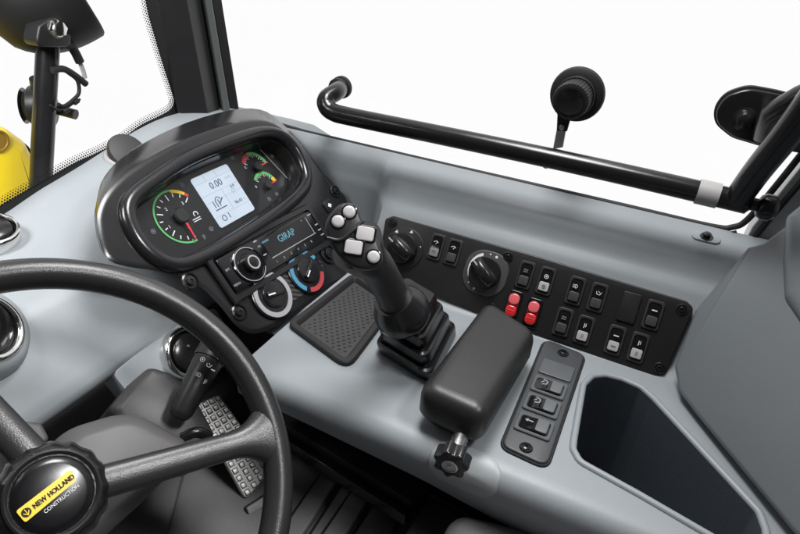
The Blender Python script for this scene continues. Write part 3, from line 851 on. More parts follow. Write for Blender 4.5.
def vent(name, fr, a, b, r, label, collar, louver=0, lid_tilt=0, ring=CHROME, group='round air vents of the dashboard'):
    f = fr.at(a, b, 0, 0)
    t = thing(name, f.o, label, 'air vent', group)
    if collar:
        bm = B(); lathe(bm, f, [(r*1.62, -.012), (r*1.56, .002), (r*1.40, .012), (r*1.22, .017), (r*1.1, .017)], 40, cap1=False); obj('collar', bm, GREY, t, 60)
        z = .017
    else: z = .013
    bm = B(); lathe(bm, f, [(r*1.12, z-.020), (r*1.12, z+.002), (r*1.05, z+.0045), (r*.95, z+.0045), (r*.88, z+.001), (r*.88, z-.008)], 44, cap1=False, cap0=False); obj('trim_ring', bm, ring, t, 60)
    bm = B(); lathe(bm, f, [(r*.95, z-.007), (r*.86, z-.006), (r*.80, z-.002), (r*.70, z-.002)], 40); cpp = obj('vent_bowl', bm, BLK, t)
    lf = Frame(f.P(0, 0, z), f.x, f.y*math.cos(lid_tilt) + f.n*math.sin(lid_tilt))
    bm = B(); lathe(bm, lf, [(r*.72, -.003), (r*.80, .0), (r*.80, .003), (r*.74, .005), (r*.3, .006)], 40); obj('vent_flap', bm, SATIN, t, 50)
    bm = B(); lathe(bm, lf, [(r*.10, .005), (r*.10, .008), (r*.05, .009)], 16, 0, r*.25); obj('finger_tab', bm, BLK, t)
    return t
FAC = Frame((0, .55, -.450), (1, 0, 0), (0, .60, .80))
VF = Frame(FAC.w(-23, 334), V((.95, .32, 0)), V((-.2, .55, .80)))
VF = Frame(VF.o, VF.x, (VF.y - VF.x*VF.y.dot(VF.x)))
vent('air_vent', VF, 0, 0, .034, 'round chrome-rimmed air vent in a grey bulge at the left edge, above the wheel hub', True, lid_tilt=R(15))
DT = Frame((0, .66, -.385), (1, 0, 0), (0, .90, .30))
a, b = DT.px(-8, 238); vent('air_vent', DT, a, b, .027, 'chrome-rimmed round air vent on the dashboard top, below the yellow hood', False)
a, b = LOW.px(183, 354); vent('air_vent', LOW, a, b, .031, 'dark round air vent beside the column stalk, right below the instrument pod', False)
F7 = Frame((0, .722, 0), (1, 0, 0), (0, 0, 1))
D2 = Frame(F7.w(127, 148) + ray(127, 148).normalized()*.0 + V((0, 0, -.017)), (1, 0, 0), (0, .95, .30)); a, b = 0, 0
dv = thing('air_vent', D2.o, 'white-ringed round air vent with raised black flap at the windscreen base, left of the pod', 'air vent', 'round air vents of the dashboard')
r = .031
bm = B(); lathe(bm, D2, [(r*1.1, -.006), (r*1.1, .003), (r*1.04, .006), (r*.95, .006), (r*.9, .002), (r*.9, -.006)], 44, cap0=False, cap1=True); obj('trim_ring', bm, WHITE, dv, 50)
DL = Frame(D2.P(.0, r*.10, r*.34), D2.x, D2.y*math.cos(R(30)) + D2.n*math.sin(R(30)))
bm = B(); lathe(bm, DL, [(r*.90, -.007), (r*.95, -.004), (r*.95, .001), (r*.92, .0035), (r*.6, .006), (r*.2, .007)], 44); obj('vent_flap', bm, mat('matt_flap', (.03, .03, .03), .55), dv, 50)
bm = B()
for k in (-.4, 0, .4): bar(bm, D2, (r*k, -r*1.02), (r*(k+.16), -r*1.02), .002, .0062)
obj('grip_marks', bm, DARKLINE, dv)

# ================================================================== WINDSCREEN, PILLARS, SIDE WINDOW
ws = thing('windscreen', (0.3, YF+.012, -.3), 'clear windscreen pane with dotted black border over the dashboard', 'windscreen')
G2 = Frame((0, YF+.012, 0), (1, 0, 0), (0, 0, 1))
glp = [(-.6, -.55), (.745, -.36), (.745, .6), (-.6, .6)]
bm = B(); prism(bm, G2, glp, -.003, .003); obj('glass_pane', bm, GLASS, ws)
bm = B()
edge = [G2.px(*p, .004) for p in [(143, -60), (146, 0), (156, 40), (165, 70), (172, 92), (174, 102), (170, 110), (158, 117), (140, 126), (118, 142), (95, 154), (75, 163), (45, 180), (0, 206), (-60, 242)]]
ev = smooth_open([V((a, b, 0)) for a, b in edge], 24)
L = [0]
for i in range(1, len(ev)): L.append(L[-1] + (ev[i]-ev[i-1]).length)
step = .0040
for rowi, (off, rr) in enumerate(((.0, .0020), (.0036, .0016), (.0070, .0012), (.0100, .0009))):
    s = (rowi % 2)*step/2; i = 0
    while s < L[-1]:
        while L[i+1] < s: i += 1
        t = (s-L[i])/max(1e-9, L[i+1]-L[i]); p = ev[i].lerp(ev[i+1], t); d = (ev[i+1]-ev[i]).normalized()
        n = V((d.y, -d.x, 0))
        q = p + n*off
        vsn = [bm.verts.new(G2.P(q.x+rr*math.cos(R(60*k)), q.y+rr*math.sin(R(60*k)), .0036)) for k in range(6)]
        bm.faces.new(vsn)
        s += step
# solid part of the border
band = [(p, V(((ev[min(i+1, len(ev)-1)]-ev[max(i-1, 0)]).y, -(ev[min(i+1, len(ev)-1)]-ev[max(i-1, 0)]).x, 0)).normalized()) for i, p in enumerate(ev)]
va = [bm.verts.new(G2.P((p - n*.0005).x, (p - n*.0005).y, .0036)) for p, n in band]
vb = [bm.verts.new(G2.P((p - n*.02).x, (p - n*.02).y, .0036)) for p, n in band]
for i in range(len(va)-1): bm.faces.new((va[i], va[i+1], vb[i+1], vb[i]))
obj('dotted_border', bm, DARKLINE, ws)

ap_ = thing('front_pillar', (.82, .78, -.34), 'thick black front corner pillar between windscreen and side window', 'pillar')
bm = B()
PF = Frame((0, 0, -.36), (1, 0, 0), (0, 1, 0))
pil = [(.748, .752), (.800, .735), (.838, .742), (.862, .765), (.872, .80), (.872, .87), (.862, .872)]
def lean(bm):
    for v in bm.verts: v.co.y += (v.co.z+.34)*.10; v.co.x -= (v.co.z+.34)*.02
prism(bm, PF, rpoly(pil, .006, 3), 0, .95); lean(bm); obj('pillar_body', bm, BLK, ap_, 30)
bm = B(); prism(bm, PF, rpoly([(.838, .732), (.850, .728), (.866, .752), (.858, .770)], .003, 3), 0, .95); lean(bm); obj('trim_strip', bm, mat('pillar_trim', (.09, .095, .095), .3), ap_, 30)
bm = B(); prism(bm, PF, rpoly([(.868, .745), (.882, .735), (.896, .752), (.890, .775)], .004, 3), .0, .95); lean(bm); obj('rubber_seal', bm, RUB, ap_, 30)

sw_ = thing('side_window', (XW, .3, -.33), 'large clear side window pane with black rubber edge above the console', 'window')
bm = B()
W2 = Frame((XW+.006, 0, 0), (0, -1, 0), (0, 0, 1))
prism(bm, W2, [(-.73, -.36), (.13, -.36), (.20, -.1), (.30, .6), (-.80, .6)], -.003, .003); obj('glass_pane', bm, GLASS, sw_)
bm = B()
sp_ = [WIN.w(*p) for p in ((236, 112), (305, 132), (420, 159), (520, 182), (620, 205), (710, 226), (733, 227), (748, 219), (775, 187), (803, 152), (850, 92), (910, 10))]
sp_ = [sp_[0]] + smooth_open(sp_[1:], 6)
tube(bm, sp_, .0042, 10); obj('rubber_edge', bm, RUB, sw_, 60)
bm = B(); tube(bm, [p + V((-.004, 0, -.0065)) for p in sp_[:34]], .002, 8); obj('edge_lip', bm, RUB, sw_, 60)

# rear pillar: metal post and grey trim moulding
rp = thing('rear_pillar', (.8, -.2, -.5), 'slanting grey moulded pillar trim at the right edge, behind the switch panel', 'pillar')
tn = V((-.474, .680, .560)).normalized()
tx = tn.cross(V((0, 0, 1))).normalized()
TR = Frame(V((.6902, -.1241, -.4659)) + tn*.018, tx, tn.cross(tx), tn)
tpoly = TR.pts([(747, 246), (762, 242), (803, 211), (850, 176), (1000, 120), (1000, 740), (860, 600), (790, 530), (694, 413), (678, 392), (673, 366), (694, 309)])
bm = B(); prism(bm, TR, rpoly(tpoly, [.004, .004, 0, 0, 0, 0, 0, 0, .03, .02, .012, .01], 4), -.07, 0, .006); obj('trim_moulding', bm, GREYD, rp, 50)
bm = B()
r2 = TR.pts([(790, 219), (787, 262), (789, 298), (804, 320), (850, 360), (980, 430), (980, 100), (850, 168)])
rstack(bm, TR, r2, [.006, .02, .02, .03, .03, .01, .01, .01], [(-.006, -.006), (-.004, .001), (-.001, .005), (.003, .0075), (.008, .009), (.014, .0095)]); obj('raised_moulding', bm, GREYD, rp, 60)
bm = B()
W3 = Frame((XW+.012, 0, 0), (0, -1, 0), (0, 0, 1))
post = W3.pts([(742, 246), (752, 226), (800, 166), (850, 105), (930, 0), (990, 60), (880, 170), (775, 262)])
prism(bm, W3, post, -.03, .004, .002); obj('metal_post', bm, mat('post_metal', (.55, .56, .56), .45), rp)
bm = B(); tube(bm, [W3.w(*p, .012) for p in ((748, 244), (768, 219), (803, 178), (850, 122))], .0055, 8); obj('rubber_seal', bm, RUB, rp)

# ================================================================== HANDRAIL
hr = thing('handrail', WIN.w(540, 155), 'long black tubular handrail crossing the side window, with a white collar', 'handrail')
RAIL = Frame((.80, 0, 0), (0, -1, 0), (0, 0, 1))
capw = WIN.w(342, 87); 
A0 = V(capw) + V((-.004, 0, 0))
rl = [A0, RAIL.w(336, 92, -.03), RAIL.w(327, 98, -.008), RAIL.w(326, 105, 0), RAIL.w(333, 112, .002), RAIL.w(352, 117, .002), RAIL.w(440, 135), RAIL.w(545, 157), RAIL.w(640, 178), RAIL.w(748, 203)]
main = smooth_open(rl, 8)
bm = B(); tube(bm, main, .0138, 20); obj('main_tube', bm, SATIN, hr, 60)
bm = B()
CF = Frame(A0, (0, -1, 0), (0, 0, 1))
lathe(bm, CF, [(.018, -.006), (.018, .001), (.0155, .002), (.0155, .005), (.0165, .006), (.0165, .012), (.013, .014)], 28); obj('end_cap', bm, RUB, hr)
bm = B(); br = [RAIL.w(737, 199), RAIL.w(758, 170, .02), RAIL.w(790, 130, .05), RAIL.w(850, 50, .10), RAIL.w(940, -70, .16)]
tube(bm, smooth_open(br, 6), .0155, 20); obj('upright_tube', bm, SATIN, hr, 60)
d = (RAIL.w(748, 203)-RAIL.w(700, 192)).normalized(); CF2 = Frame(RAIL.w(708, 193.5), d.orthogonal(), d.cross(d.orthogonal()), d)
bm = B(); lathe(bm, CF2, [(.0140, -.0125), (.0158, -.0125), (.0158, .0125), (.0140, .0125)], 28, cap0=False, cap1=False); obj('collar', bm, WHITE, hr)
bm = B(); EF = Frame(RAIL.w(748, 203), d.orthogonal(), d.cross(d.orthogonal()), d)
lathe(bm, EF, [(.0128, -.012), (.0128, .0), (.008, .004), (.008, .010), (.013, .012), (.016, .017), (.016, .026), (.012, .031), (.005, .033)], 28); obj('end_knob', bm, SATIN, hr)
bm = B()
for x, y in ((546, 166), (575, 171), (600, 177)):
    p = RAIL.w(x, y, 0); f = Frame(p, (0, -1, 0), (1, 0, 0), (0, 0, -1)); lathe(bm, f, [(.004, -.006), (.004, .002), (.002, .003)], 12)
obj('plug', bm, RUB, hr)

# ================================================================== WINDOW LATCH
c = WIN.w(577.5, 94); wl = thing('window_latch', c, 'round black knurled window latch knob on the glass above the handrail', 'latch')
LF = Frame(c, (0, -1, 0), (0, 0, 1))
bm = B(); lathe(bm, LF, [(.036, -.001), (.0375, .002), (.036, .008), (.030, .011), (.024, .011)], 44); obj('rubber_disc', bm, RUB, wl)
bm = B(); lathe(bm, LF, [(.027, .010), (.028, .014), (.026, .019), (.022, .020)], 40); obj('washer', bm, SATIN, wl)
kn_ = [((.0235 + .0009*(i % 2))*math.cos(2*math.pi*i/72), (.0235+.0009*(i % 2))*math.sin(2*math.pi*i/72)) for i in range(72)]
bm = B(); prism(bm, LF, kn_, .019, .048, .002); obj('knurled_knob', bm, RUB, wl, 20)
bm = B(); lathe(bm, LF, [(.019, .047), (.019, .0485), (.017, .049), (.016, .0483)], 36); obj('knob_face', bm, SATIN, wl)
bm = B(); q0 = LF.pts([(559, 110), (572, 112), (566, 130), (563, 147), (553, 149), (557, 128)], .012)
prism(bm, LF, q0, .010, .014, .001); st = obj('strap', bm, SILV, wl)
q0 = LF.pts([(558, 108), (573, 110), (567, 131), (557, 130)], .0145); bm = B(); prism(bm, LF, q0, .012, .0175, .001); obj('strap_cover', bm, RUB, wl)
a, b = LF.px(562, 127, .0175); bm = B(); lathe(bm, LF, [(.004, .017), (.004, .020), (.002, .021)], 12, a, b); obj('rivet', bm, STEEL, wl)

# ================================================================== HINGE PLATE
c = WIN.w(757, 117); hg = thing('hinge_plate', c, 'rounded black hinge plate with a domed bolt on the window glass at the right', 'hinge')
q0 = ccw(rpoly(WIN.pts([(717, 122), (716, 108), (726, 94), (748, 87), (775, 92), (830, 106), (834, 158), (800, 150), (760, 143), (733, 135)], .002), .03, 8))
bm = B(); prism(bm, WIN, inset(q0, -.003), -.001, .005, .001); obj('gasket', bm, RUB, hg)
bm = B(); prism(bm, WIN, q0, .005, .013, .003); obj('plate', bm, SATIN, hg)
a, b = WIN.px(745, 119, .013)
bm = B(); lathe(bm, WIN, [(.0145, .012), (.0145, .015), (.012, .016), (.011, .020), (.0085, .0255), (.004, .0275)], 28, a, b); obj('dome_bolt', bm, SATIN, hg)
bm = B(); tube(bm, [WIN.w(762, 135, .012), WIN.w(765, 125, .03), WIN.w(772, 112, .05), WIN.w(800, 96, .07), WIN.w(850, 75, .09)], [.011, .011, .012, .012, .012], 16); obj('hinge_arm', bm, SATIN, hg, 60)

# ================================================================== OUTSIDE: MIRROR, WORK LAMP, HOOD
YM = 1.05
MIR = Frame((0, YM, 0), (1, 0, 0), (0, 0, 1))
pb = MIR.w(38, 215)
mi = thing('rear_view_mirror', pb, 'black outside mirror head on a tubular post beyond the windscreen', 'mirror')
bm = B(); tube(bm, [MIR.w(37, 260), MIR.w(40, 200), MIR.w(44, 120), MIR.w(48, 45), MIR.w(49, 30)], [.0195]*5, 24); obj('post', bm, SATIN, mi, 60)
bm = B()
hc = MIR.w(66, -14, -.02); n_ = V((.78, -.42, .46)).normalized()
hx_ = V((0, 0, 1)).cross(n_).normalized(); HMF = Frame(hc, hx_, n_.cross(hx_), n_)
lp = []
for k in range(15):
    t = k/14; z = -.150 + .150*t; sc_k = math.sqrt(max(0.0, 1-(1-t)**2.4))*.97 + .03
    lp.append([HMF.P(x*sc_k, y*sc_k, z) for x, y in rrect(.205, .190, .090, 8)])
lp.append([HMF.P(x*.97, y*.97, .004) for x, y in rrect(.205, .190, .090, 8)])
rings(bm, lp); obj('mirror_head', bm, MIRB, mi, 60)
bm = B(); prism(bm, HMF, rrect(.180, .165, .080, 8), .003, .007, .002); obj('mirror_glass', bm, MIRR, mi)
MB = Frame((0, YM-.03, 0), (1, 0, 0), (0, 0, 1))
bm = B(); prism(bm, MB, rpoly(MB.pts([(30, 46), (34, 24), (46, 16), (58, 18), (67, 30), (65, 46)]), .012, 5), -.02, .014, .004); obj('bracket', bm, BLK, mi)
a, b = MB.px(56, 28, .014); bm = B(); lathe(bm, MB, [(.0155, .013), (.0155, .018), (.012, .020), (.012, .028), (.005, .030)], 6, a, b)
bl = obj('bracket_bolt', bm, CHROME, mi)
bm = B(); lathe(bm, MB, [(.017, .012), (.017, .0155), (.014, .016)], 24, a, b); obj('washer', bm, STEEL, bl)
bm = B(); tube(bm, smooth_open([MB.w(62, 44), MB.w(70, 46), MB.w(75, 52), MB.w(80, 62)], 6), [.008]*19, 10); obj('cable_boot', bm, RUB, mi, 60)
bm = B(); tube(bm, smooth_open([MB.w(79, 60), MB.w(83, 70), MB.w(85, 78)], 4), .004, 8); obj('connector', bm, WHITE, mi)
bm = B(); tube(bm, smooth_open([MB.w(52, 70), MB.w(64, 69), MB.w(76, 76), MB.w(86, 84)], 6), .006, 10)
tube(bm, smooth_open([MB.w(66, 71), MB.w(77, 80), MB.w(79, 92), MB.w(74, 99), MB.w(64, 106), MB.w(58, 104)], 6), .0035, 8)
obj('cable', bm, RUB, mi, 60)
bm = B(); tube(bm, smooth_open([MB.w(80, 99), MB.w(72, 104), MB.w(66, 108), MB.w(58, 110), MB.w(50, 105)], 5), .0022, 8); tube(bm, [MB.w(78, 100), MB.w(74, 103)], .005, 8); tube(bm, [MB.w(68, 109), MB.w(63, 112)], .006, 8); obj('cable', bm, RUB, mi, 60)

LMP = Frame((0, YM+.06, 0), (1, 0, 0), (0, 0, 1))
c = LMP.w(44, 106)
wk = thing('marker_lamp', c, 'small round black lamp body behind the mirror post', 'lamp')
lf = Frame(c, (.8, .6, 0), (0, 0, 1))
bm = B(); lathe(bm, lf, [(.028, -.03), (.038, -.02), (.040, 0), (.040, .012), (.034, .016)], 36); obj('lamp_body', bm, BLK, wk)
bm = B(); lathe(bm, lf, [(.034, -.034), (.030, -.036), (.015, -.038)], 36); obj('lens', bm, GLOSS, wk)
bm = B(); tube(bm, [c + V((-.005, .0, .03)), c + V((-.01, -.01, .055))], .012, 12); tube(bm, [c, c + V((.02, -.06, -.01))], .01, 10); obj('stalk', bm, BLK, wk)

HD = Frame((0, 1.18, 0), (1, 0, 0), (0, 0, 1))
hdp = rpoly(HD.pts([(-160, 88), (-20, 121), (12, 129), (31, 143), (52, 186), (68, 240), (86, 330), (-160, 330)]), .03, 5)
hd = thing('engine_hood', HD.w(0, 190), 'bright yellow painted engine hood beyond the windscreen at the left edge', 'hood')
bm = B(); prism(bm, HD, hdp, -.7, 0, .03, 5); obj('hood_shell', bm, YEL, hd, 50)
bm = B(); a, b = HD.px(-2, 141, .0); lathe(bm, HD, [(.022, -.004), (.022, .003), (.018, .003), (.017, .001)], 28, a, b); obj('filler_hole', bm, mat('hood_hole', (.25, .14, .01), .5), hd)
bm = B(); prism(bm, HD, rpoly(HD.pts([(20, 140), (27, 146), (36, 160), (34, 163)], -.04), .004), -.08, -.035); obj('grille_edge', bm, RUB, hd)

# ================================================================== STEERING WHEEL AND COLUMN
wc = V((.1964, .3865, -.4432)); wn = V((-.18444, -.64321, .74314)).normalized()
wx = V((-wn.y, wn.x, 0)).normalized(); WH = Frame(wc, wx, wn.cross(wx), wn)
st = thing('steering_wheel', wc, 'black three-spoke steering wheel with a yellow badge on its hub', 'steering wheel')
RR, rr = .2005, .0149
bm = B(); n = 120; m = 20; lp = []
for i in range(n):
    t = 2*math.pi*i/n
    lp.append([bm.verts.new(WH.P((RR+rr*math.cos(p))*math.cos(t), (RR+rr*math.cos(p))*math.sin(t), rr*1.08*math.sin(p))) for p in [2*math.pi*k/m for k in range(m)]])
for i in range(n):
    a_, b_ = lp[i-1], lp[i]
    for k in range(m):
        bm.faces.new((a_[k], a_[(k+1) % m], b_[(k+1) % m], b_[k]))
obj('rim', bm, WHEELM, st, 180)
def spoke(p_in, p_out):
    a0 = V(WH.px(*p_in)); a1 = V(WH.px(*p_out))
    d = (a1-a0).normalized()
    # through towards the rim
    ang = math.atan2(a1.y, a1.x)
    e = V((math.cos(ang), math.sin(ang)))*(RR-.001)
    s0 = V((a0.x, a0.y)); L_ = (e-s0).length; d = (e-s0)/L_; mm = V((-d.y, d.x))
    bm = B(); lo = []
    N = 26
    for i in range(N+1):
        t = i/N; c = s0 + d*(L_*t)
        w = .0150 - .0018*t
        fl = max(0, (t-.70)/.30); w += .034*fl**2.6
        h = .0112 - .001*math.sin(math.pi*t) + .0046*fl
        zc = -.003*(1-t)
        ring = []
        for k in range(18):
            p = 2*math.pi*k/18
            cx_ = math.copysign(abs(math.cos(p))**.75, math.cos(p)); sx_ = math.copysign(abs(math.sin(p))**.8, math.sin(p))
            q = c + mm*(w*cx_)
            if q.length > RR: q = q*(RR/q.length)
            ring.append(WH.P(q.x, q.y, zc + h*sx_))
        lo.append(ring)
    rings(bm, lo); return obj('spoke', bm, WHEELM, st, 60)
spoke((95, 484), (262, 437)); spoke((40, 465), (-40, 385)); spoke((50, 530), (30, 720))
# hub
bm = B()
h_ = WH.px(52.5, 495, .012); HB = WH.at(h_[0], h_[1])
hub = [((.0448 + .0008*math.cos(16*t))*math.cos(t), (.0448+.0008*math.cos(16*t))*math.sin(t)) for t in [2*math.pi*i/160 for i in range(160)]]
rings(bm, [[HB.P(x, y, z) for x, y in inset(hub, d_)] for d_, z in ((.003, -.045), (0, -.02), (.0, .003), (.0025, .009), (.006, .014), (.010, .0165), (.012, .0165))])
obj('hub', bm, SATIN, st, 40)
bm = B(); lathe(bm, HB, [(.0362, .014), (.0362, .0182), (.0345, .0192), (.0328, .0182), (.0320, .0165), (.030, .0165)], 64); obj('cap_ring', bm, BLK, st, 50)
bm = B(); lathe(bm, HB, [(.0312, .0155), (.0305, .0172), (.024, .0186), (.014, .0193), (.005, .0196)], 64); cap = obj('horn_cap', bm, mat('horn_cap_black', (.006, .006, .007), .22), st, 60)
p, q = WH.px(26, 512, .0195), WH.px(71, 477, .0195)
ba = math.atan2(q[1]-p[1], q[0]-p[0]); c = WH.px(49, 495, .0195)
BF = WH.at(c[0], c[1], ba, .0194)
bw, bh = .0475, .0118
bm = B(); prism(bm, BF, rpoly([(-bw/2, -bh/2), (bw/2-.003, -bh/2+.0015), (bw/2, bh/2), (-bw/2, bh/2)], [.002, .003, .003, .002], 5), -.003, .0008); bd = obj('badge', bm, YELB, cap)
bm = B(); text(bm, BF, 'NEW HOLLAND', .0056, .0042, -.0002, .0012, 0, .0002, .86, .00016)
arc_strip(bm, BF, -.0190, 0, .0001, .0036, 0, 6.283, .0010, 20, .0003)
obj('lettering', bm, DARKLINE, bd)
bm = B()
for an in (90, 40, 140):
    ca, sa = math.cos(R(an)), math.sin(R(an)); bar(bm, BF, (-.0190, -.0025), (-.0190+.0030*ca, -.0025+.0046*sa), .0006, .0015)
bar(bm, BF, (-.0190, -.0031), (-.0190, .003), .0005, .0016)
obj('leaf_emblem', bm, YELB, bd)
bm = B(); text(bm, BF, 'CONSTRUCTION', .0044, .005, -bh/2-.0030, .0006, 0, .0002, .88); obj('lettering', bm, PRINT, cap)

cl = thing('steering_column', WH.P(0, 0, -.1), 'grey-brown steering column shroud under the steering wheel hub', 'steering column')
sh_ = (WH.pts([(30, 462), (72, 422), (136, 403), (207, 442), (150, 500), (98, 548), (60, 640), (-80, 640), (-80, 520)], -.055))
bm = B()
rstack(bm, WH, sh_, [.03, .05, .06, .02, .03, .03, .03, .03, .03], ((.02, -.26), (.004, -.13), (0, -.095), (.0015, -.083), (.005, -.074), (.010, -.066), (.015, -.061), (.019, -.0585)), 8)
obj('upper_shroud', bm, SHROUD, cl, 60)
bm = B()
l2 = (WH.pts([(108, 410), (128, 385), (150, 366), (168, 372), (196, 398), (214, 432), (214, 465), (150, 470)], -.10))
rstack(bm, WH, l2, .012, ((.0, -.20), (0, -.105), (.002, -.098), (.005, -.094), (.010, -.092)))
obj('stalk_housing', bm, mat('stalk_housing_plastic', (.045, .043, .043), .42, bump=('noise', 900, .25, .0006)), cl, 60)
bm = B(); tube(bm, smooth_open([WH.w(182, 438, -.094), WH.w(197, 432, -.090), WH.w(210, 437, -.094)], 5), .006, 10); obj('housing_lip', bm, SATIN, cl, 60)
# tilt lever plate at the left
bm = B(); prism(bm, WH, rpoly(WH.pts([(8, 432), (22, 420), (42, 424), (50, 440), (30, 452), (10, 448)], -.13), .006, 4), -.16, -.128, .004); obj('tilt_pad', bm, SHROUD, cl)
# stalk
sa_ = WH.w(181, 412, -.070); sb_ = WH.w(208, 361, -.060); sc_ = WH.w(223, 334, -.058)
bm = B(); tube(bm, [sa_ + (sa_-sb_)*.12, sa_ + (sa_-sb_)*.08, sa_, sa_.lerp(sb_, .5), sb_, sb_.lerp(sc_, .02), sb_.lerp(sc_, .03), sc_, sc_ + (sc_-sb_)*.03], [.007, .0108, .0128, .0148, .0166, .0166, .0178, .0185, .015], 28)
stk = obj('control_stalk', bm, BLK, cl, 50)
sd = (sb_-sa_).normalized(); toC = (-sb_).normalized(); sn = (toC - sd*toC.dot(sd)).normalized()
SF = Frame(sa_, sn.cross(sd)*-1, sd, sn)
SF = Frame(sa_, sd.cross(sn), sd, sn)
bm = B()
Ls = (sb_-sa_).length
for a_, b_, g_ in ((-.006, .93, 1), (.003, .88, 4), (.009, .84, 6), (-.001, .66, 0), (.008, .60, 5)):
    glyph(bm, SF, g_, a_, Ls*b_, .0045, math.sqrt((.0130+.0042*b_)**2-a_**2))
bar(bm, SF, (.010, Ls*1.12), (.008, Ls*1.05), .0014, .0172)
obj('symbols', bm, PRINT, stk)

# ================================================================== FLOOR, PEDAL, SEAT
bm = B(); prism(bm, FLOOR, [(-1.2, -1.0), (.95, -1.0), (.95, .95), (-1.2, .95)], -.03, 0)
fl = obj('floor', bm, MATM, None); tag(fl, kind='structure')
bm = B(); vv = [bm.verts.new(p) for p in ((-1.2, .80, FLOORZ), (.9, .80, FLOORZ), (.9, .80, -.50), (-1.2, .80, -.50))]; bm.faces.new(vv)
vv = [bm.verts.new(p) for p in ((.70, -1, FLOORZ), (.70, .80, FLOORZ), (.70, .80, -.62), (.70, -1, -.62))]; bm.faces.new(vv)
bw_ = obj('bulkhead', bm, MATM, None); tag(bw_, kind='structure')
fm = thing('floor_mat', FLOOR.w(350, 490), 'black rubber floor mat with raised finger-shaped ribs beside the pedal', 'floor mat')
bm = B()
mp_ = rpoly(FLOOR.pts([(200, 420), (300, 440), (408, 497), (385, 560), (300, 640), (150, 600)]), .01, 4)
prism(bm, FLOOR, mp_, 0, .010, .004); obj('mat_sheet', bm, MATM, fm)
for p, q in (((329, 487), (258, 595)), ((360, 505), (294, 606))):
    p, q = V(FLOOR.px(*p)), V(FLOOR.px(*q)); d = (q-p).normalized(); m_ = V((-d.y, d.x)); r_ = .014
    cp = [tuple(p + (m_*math.cos(t) - d*math.sin(t))*r_) for t in [math.pi*i/10 for i in range(11)]] + [tuple(q - m_*r_), tuple(q + m_*r_)]
    bm = B(); prism(bm, FLOOR, cp, .009, .022, .004); obj('rib', bm, MATM, fm)
    bm = B(); closed_tube(bm, [FLOOR.P(x, y, .0105) for x, y in inset(ccw(cp), -.004)], .002, 6); obj('groove', bm, DARKLINE, fm)
sl = thing('sill_strip', FLOOR.w(350, 460), 'black metal edge strip running along the foot of the grey console', 'trim strip')
SL = Frame((0, 0, -.635), (1, 0, 0), (0, 1, 0))
bm = B(); e0 = SL.px(246, 380); e1 = SL.px(440, 480); e2 = SL.px(411, 502); e3 = SL.px(250, 404)
prism(bm, SL, [e0, e1, e2, e3], -.02, .0, .002); obj('strip', bm, RUB, sl)
bm = B(); prism(bm, SL, [SL.px(250, 406), SL.px(411, 504), SL.px(406, 510), SL.px(248, 411)], -.03, -.012, .002); obj('lower_lip', bm, SATIN, sl)
bx = thing('floor_box', FLOOR.w(440, 520), 'dark box cover on the floor between the mat and the seat cushion', 'cover')
CB = Frame((0, 0, -.65), (1, 0, 0), (0, 1, 0))
bm = B(); prism(bm, CB, rpoly(CB.pts([(428, 496), (530, 545), (560, 700), (340, 640)]), .006, 3), -.14, 0, .004); obj('cover', bm, mat('cover_plastic', (.03, .03, .031), .5, bump=('noise', 700, .3, .0008)), bx)
bm = B(); tube(bm, [CB.w(430, 494, .002), CB.w(480, 522, .002)], .003, 8); obj('edge_bead', bm, SATIN, bx)

pc = ray(236, 446); pc = pc*(.66/-pc.z)
pn = V((-.25, -.62, .75)).normalized()
pxv = V((1, 0, 0)); pxv = (pxv-pn*pxv.dot(pn)).normalized()
PD = Frame(pc, pxv, pn.cross(pxv), pn)
pe = thing('foot_pedal', pc, 'aluminium accelerator pedal plate with raised square studs', 'pedal')
pq = PD.pts([(194, 406), (219, 394), (272, 470), (246, 500)])
bm = B(); prism(bm, PD, rpoly(pq, .006, 4), -.008, 0, .002); obj('pedal_plate', bm, ALU, pe)
bm = B(); bm2 = B()
P0, P1, P2, P3 = [V(p) for p in pq]
NX, NY = 4, 13
for i in range(NX):
    for j in range(NY):
        u_ = (i+.5)/NX; v_ = (j+.5)/NY
        c = (P0.lerp(P1, u_)).lerp(P3.lerp(P2, u_), v_)
        sx_ = (P1-P0).length/NX*.34
        ex = (P1-P0).normalized()*sx_; ey = (P3-P0).normalized()*sx_*1.05
        sq = lambda k: [tuple(c-ex*k-ey*k), tuple(c+ex*k-ey*k), tuple(c+ex*k+ey*k), tuple(c-ex*k+ey*k)]
        prism(bm2, PD, sq(1.15), -.001, .0006); prism(bm, PD, sq(.85), 0, .0016, .0005, 2)
obj('studs', bm, ALU, pe); obj('stud_outlines', bm2, DARKLINE, pe)
bm = B(); prism(bm, PD, rpoly(PD.pts([(244, 508), (288, 479), (308, 512), (262, 556)], .01), .004, 3), -.05, .012, .003); obj('pedal_hinge', bm, BLK, pe)
bm = B(); tube(bm, [PD.P(0, 0, -.008), PD.P(0, .02, -.10)], .012, 10); obj('pedal_arm', bm, BLK, pe)

se = thing('seat_cushion', (.3, -.1, -.85), 'rounded corner of a charcoal woven fabric seat cushion at the bottom edge', 'seat')
SE = Frame((0, 0, -.585), (1, 0, 0), (0, 1, 0))
scc = SE.pts([(452, 505), (560, 530)]) + [(.405, -.45), (-.08, -.45), (-.08, .09)]
bm = B(); rstack(bm, SE, scc, .03, [(d_, z) for d_, z in ((.01, -.10), (0, -.07), (0, -.03), (.003, -.014), (.008, -.005), (.014, -.001), (.017, 0))]); obj('cushion', bm, FABRIC, se, 60)
bm = B(); box(bm, SE, .0, .34, -.4, .0, -.114, -.09); obj('pedestal', bm, BLK, se)

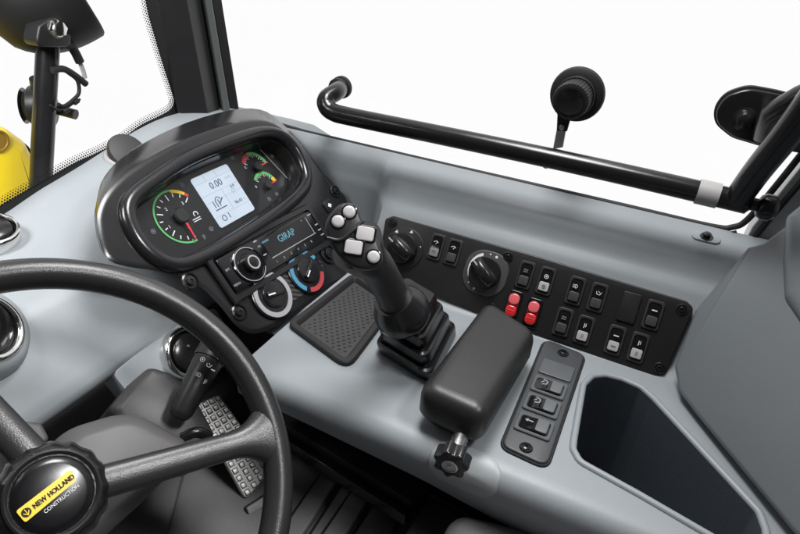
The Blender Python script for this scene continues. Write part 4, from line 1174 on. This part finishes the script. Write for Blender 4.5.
# ================================================================== CAMERA, LIGHT, WORLD
cam = bpy.data.cameras.new('camera'); co = bpy.data.objects.new('camera', cam); COL.objects.link(co)
cam.sensor_width = 36; cam.lens = FOC/800*36; cam.clip_start = .02; cam.clip_end = 100
cx_ = V((MX[0], MY[0], MZ[0])); cy_ = V((MX[1], MY[1], MZ[1])); cz_ = V((MX[2], MY[2], MZ[2]))
M = Matrix((( cx_.x, -cy_.x, -cz_.x, 0), (cx_.y, -cy_.y, -cz_.y, 0), (cx_.z, -cy_.z, -cz_.z, 0), (0, 0, 0, 1)))
co.matrix_world = M
scene.camera = co

w = bpy.data.worlds.new('World'); scene.world = w; w.use_nodes = True
nt = w.node_tree; bg = nt.nodes['Background']
tc = nt.nodes.new('ShaderNodeTexCoord'); dt = nt.nodes.new('ShaderNodeVectorMath'); dt.operation = 'DOT_PRODUCT'
dt.inputs[1].default_value = (.85, .52, .05); nt.links.new(tc.outputs['Generated'], dt.inputs[0])
mr = nt.nodes.new('ShaderNodeMapRange'); mr.interpolation_type = 'SMOOTHSTEP'
mr.inputs[1].default_value = -.15; mr.inputs[2].default_value = .5; mr.inputs[3].default_value = .06; mr.inputs[4].default_value = 1.03
nt.links.new(dt.outputs['Value'], mr.inputs[0]); nt.links.new(mr.outputs[0], bg.inputs[1])
bg.inputs[0].default_value = (1.0, .985, .995, 1)
def lamp(name, loc, target, size, power, col=(1, 1, 1)):
    l = bpy.data.lights.new(name, 'AREA'); l.shape = 'RECTANGLE'; l.size = size[0]; l.size_y = size[1]; l.energy = power; l.color = col
    o = bpy.data.objects.new(name, l); COL.objects.link(o); o.location = loc
    o.rotation_euler = (V(target)-V(loc)).to_track_quat('-Z', 'Y').to_euler()
    return l
lamp('ceiling_softbox', (.66, .26, .62), (.62, .24, -.5), (.32, .42), 13)
ho = lamp('hood_fill_light', (-.05, .80, .35), (.36, 1.2, -.36), (.35, .3), 9); ho.spread = R(100)  # added fill light that brightens the yellow hood, not a fitting of the cab

hl = lamp('wheel_fill_light', (.42, -.42, .60), (.25, .36, -.43), (.30, .14), 1.3); hl.spread = R(60)  # added narrow light, aimed at the wheel to put a highlight along its rim
scene.view_settings.view_transform = 'Standard'; scene.view_settings.look = 'None'; scene.view_settings.exposure = 0; scene.view_settings.gamma = 1
scene.render.resolution_x = 1024; scene.render.resolution_y = 684
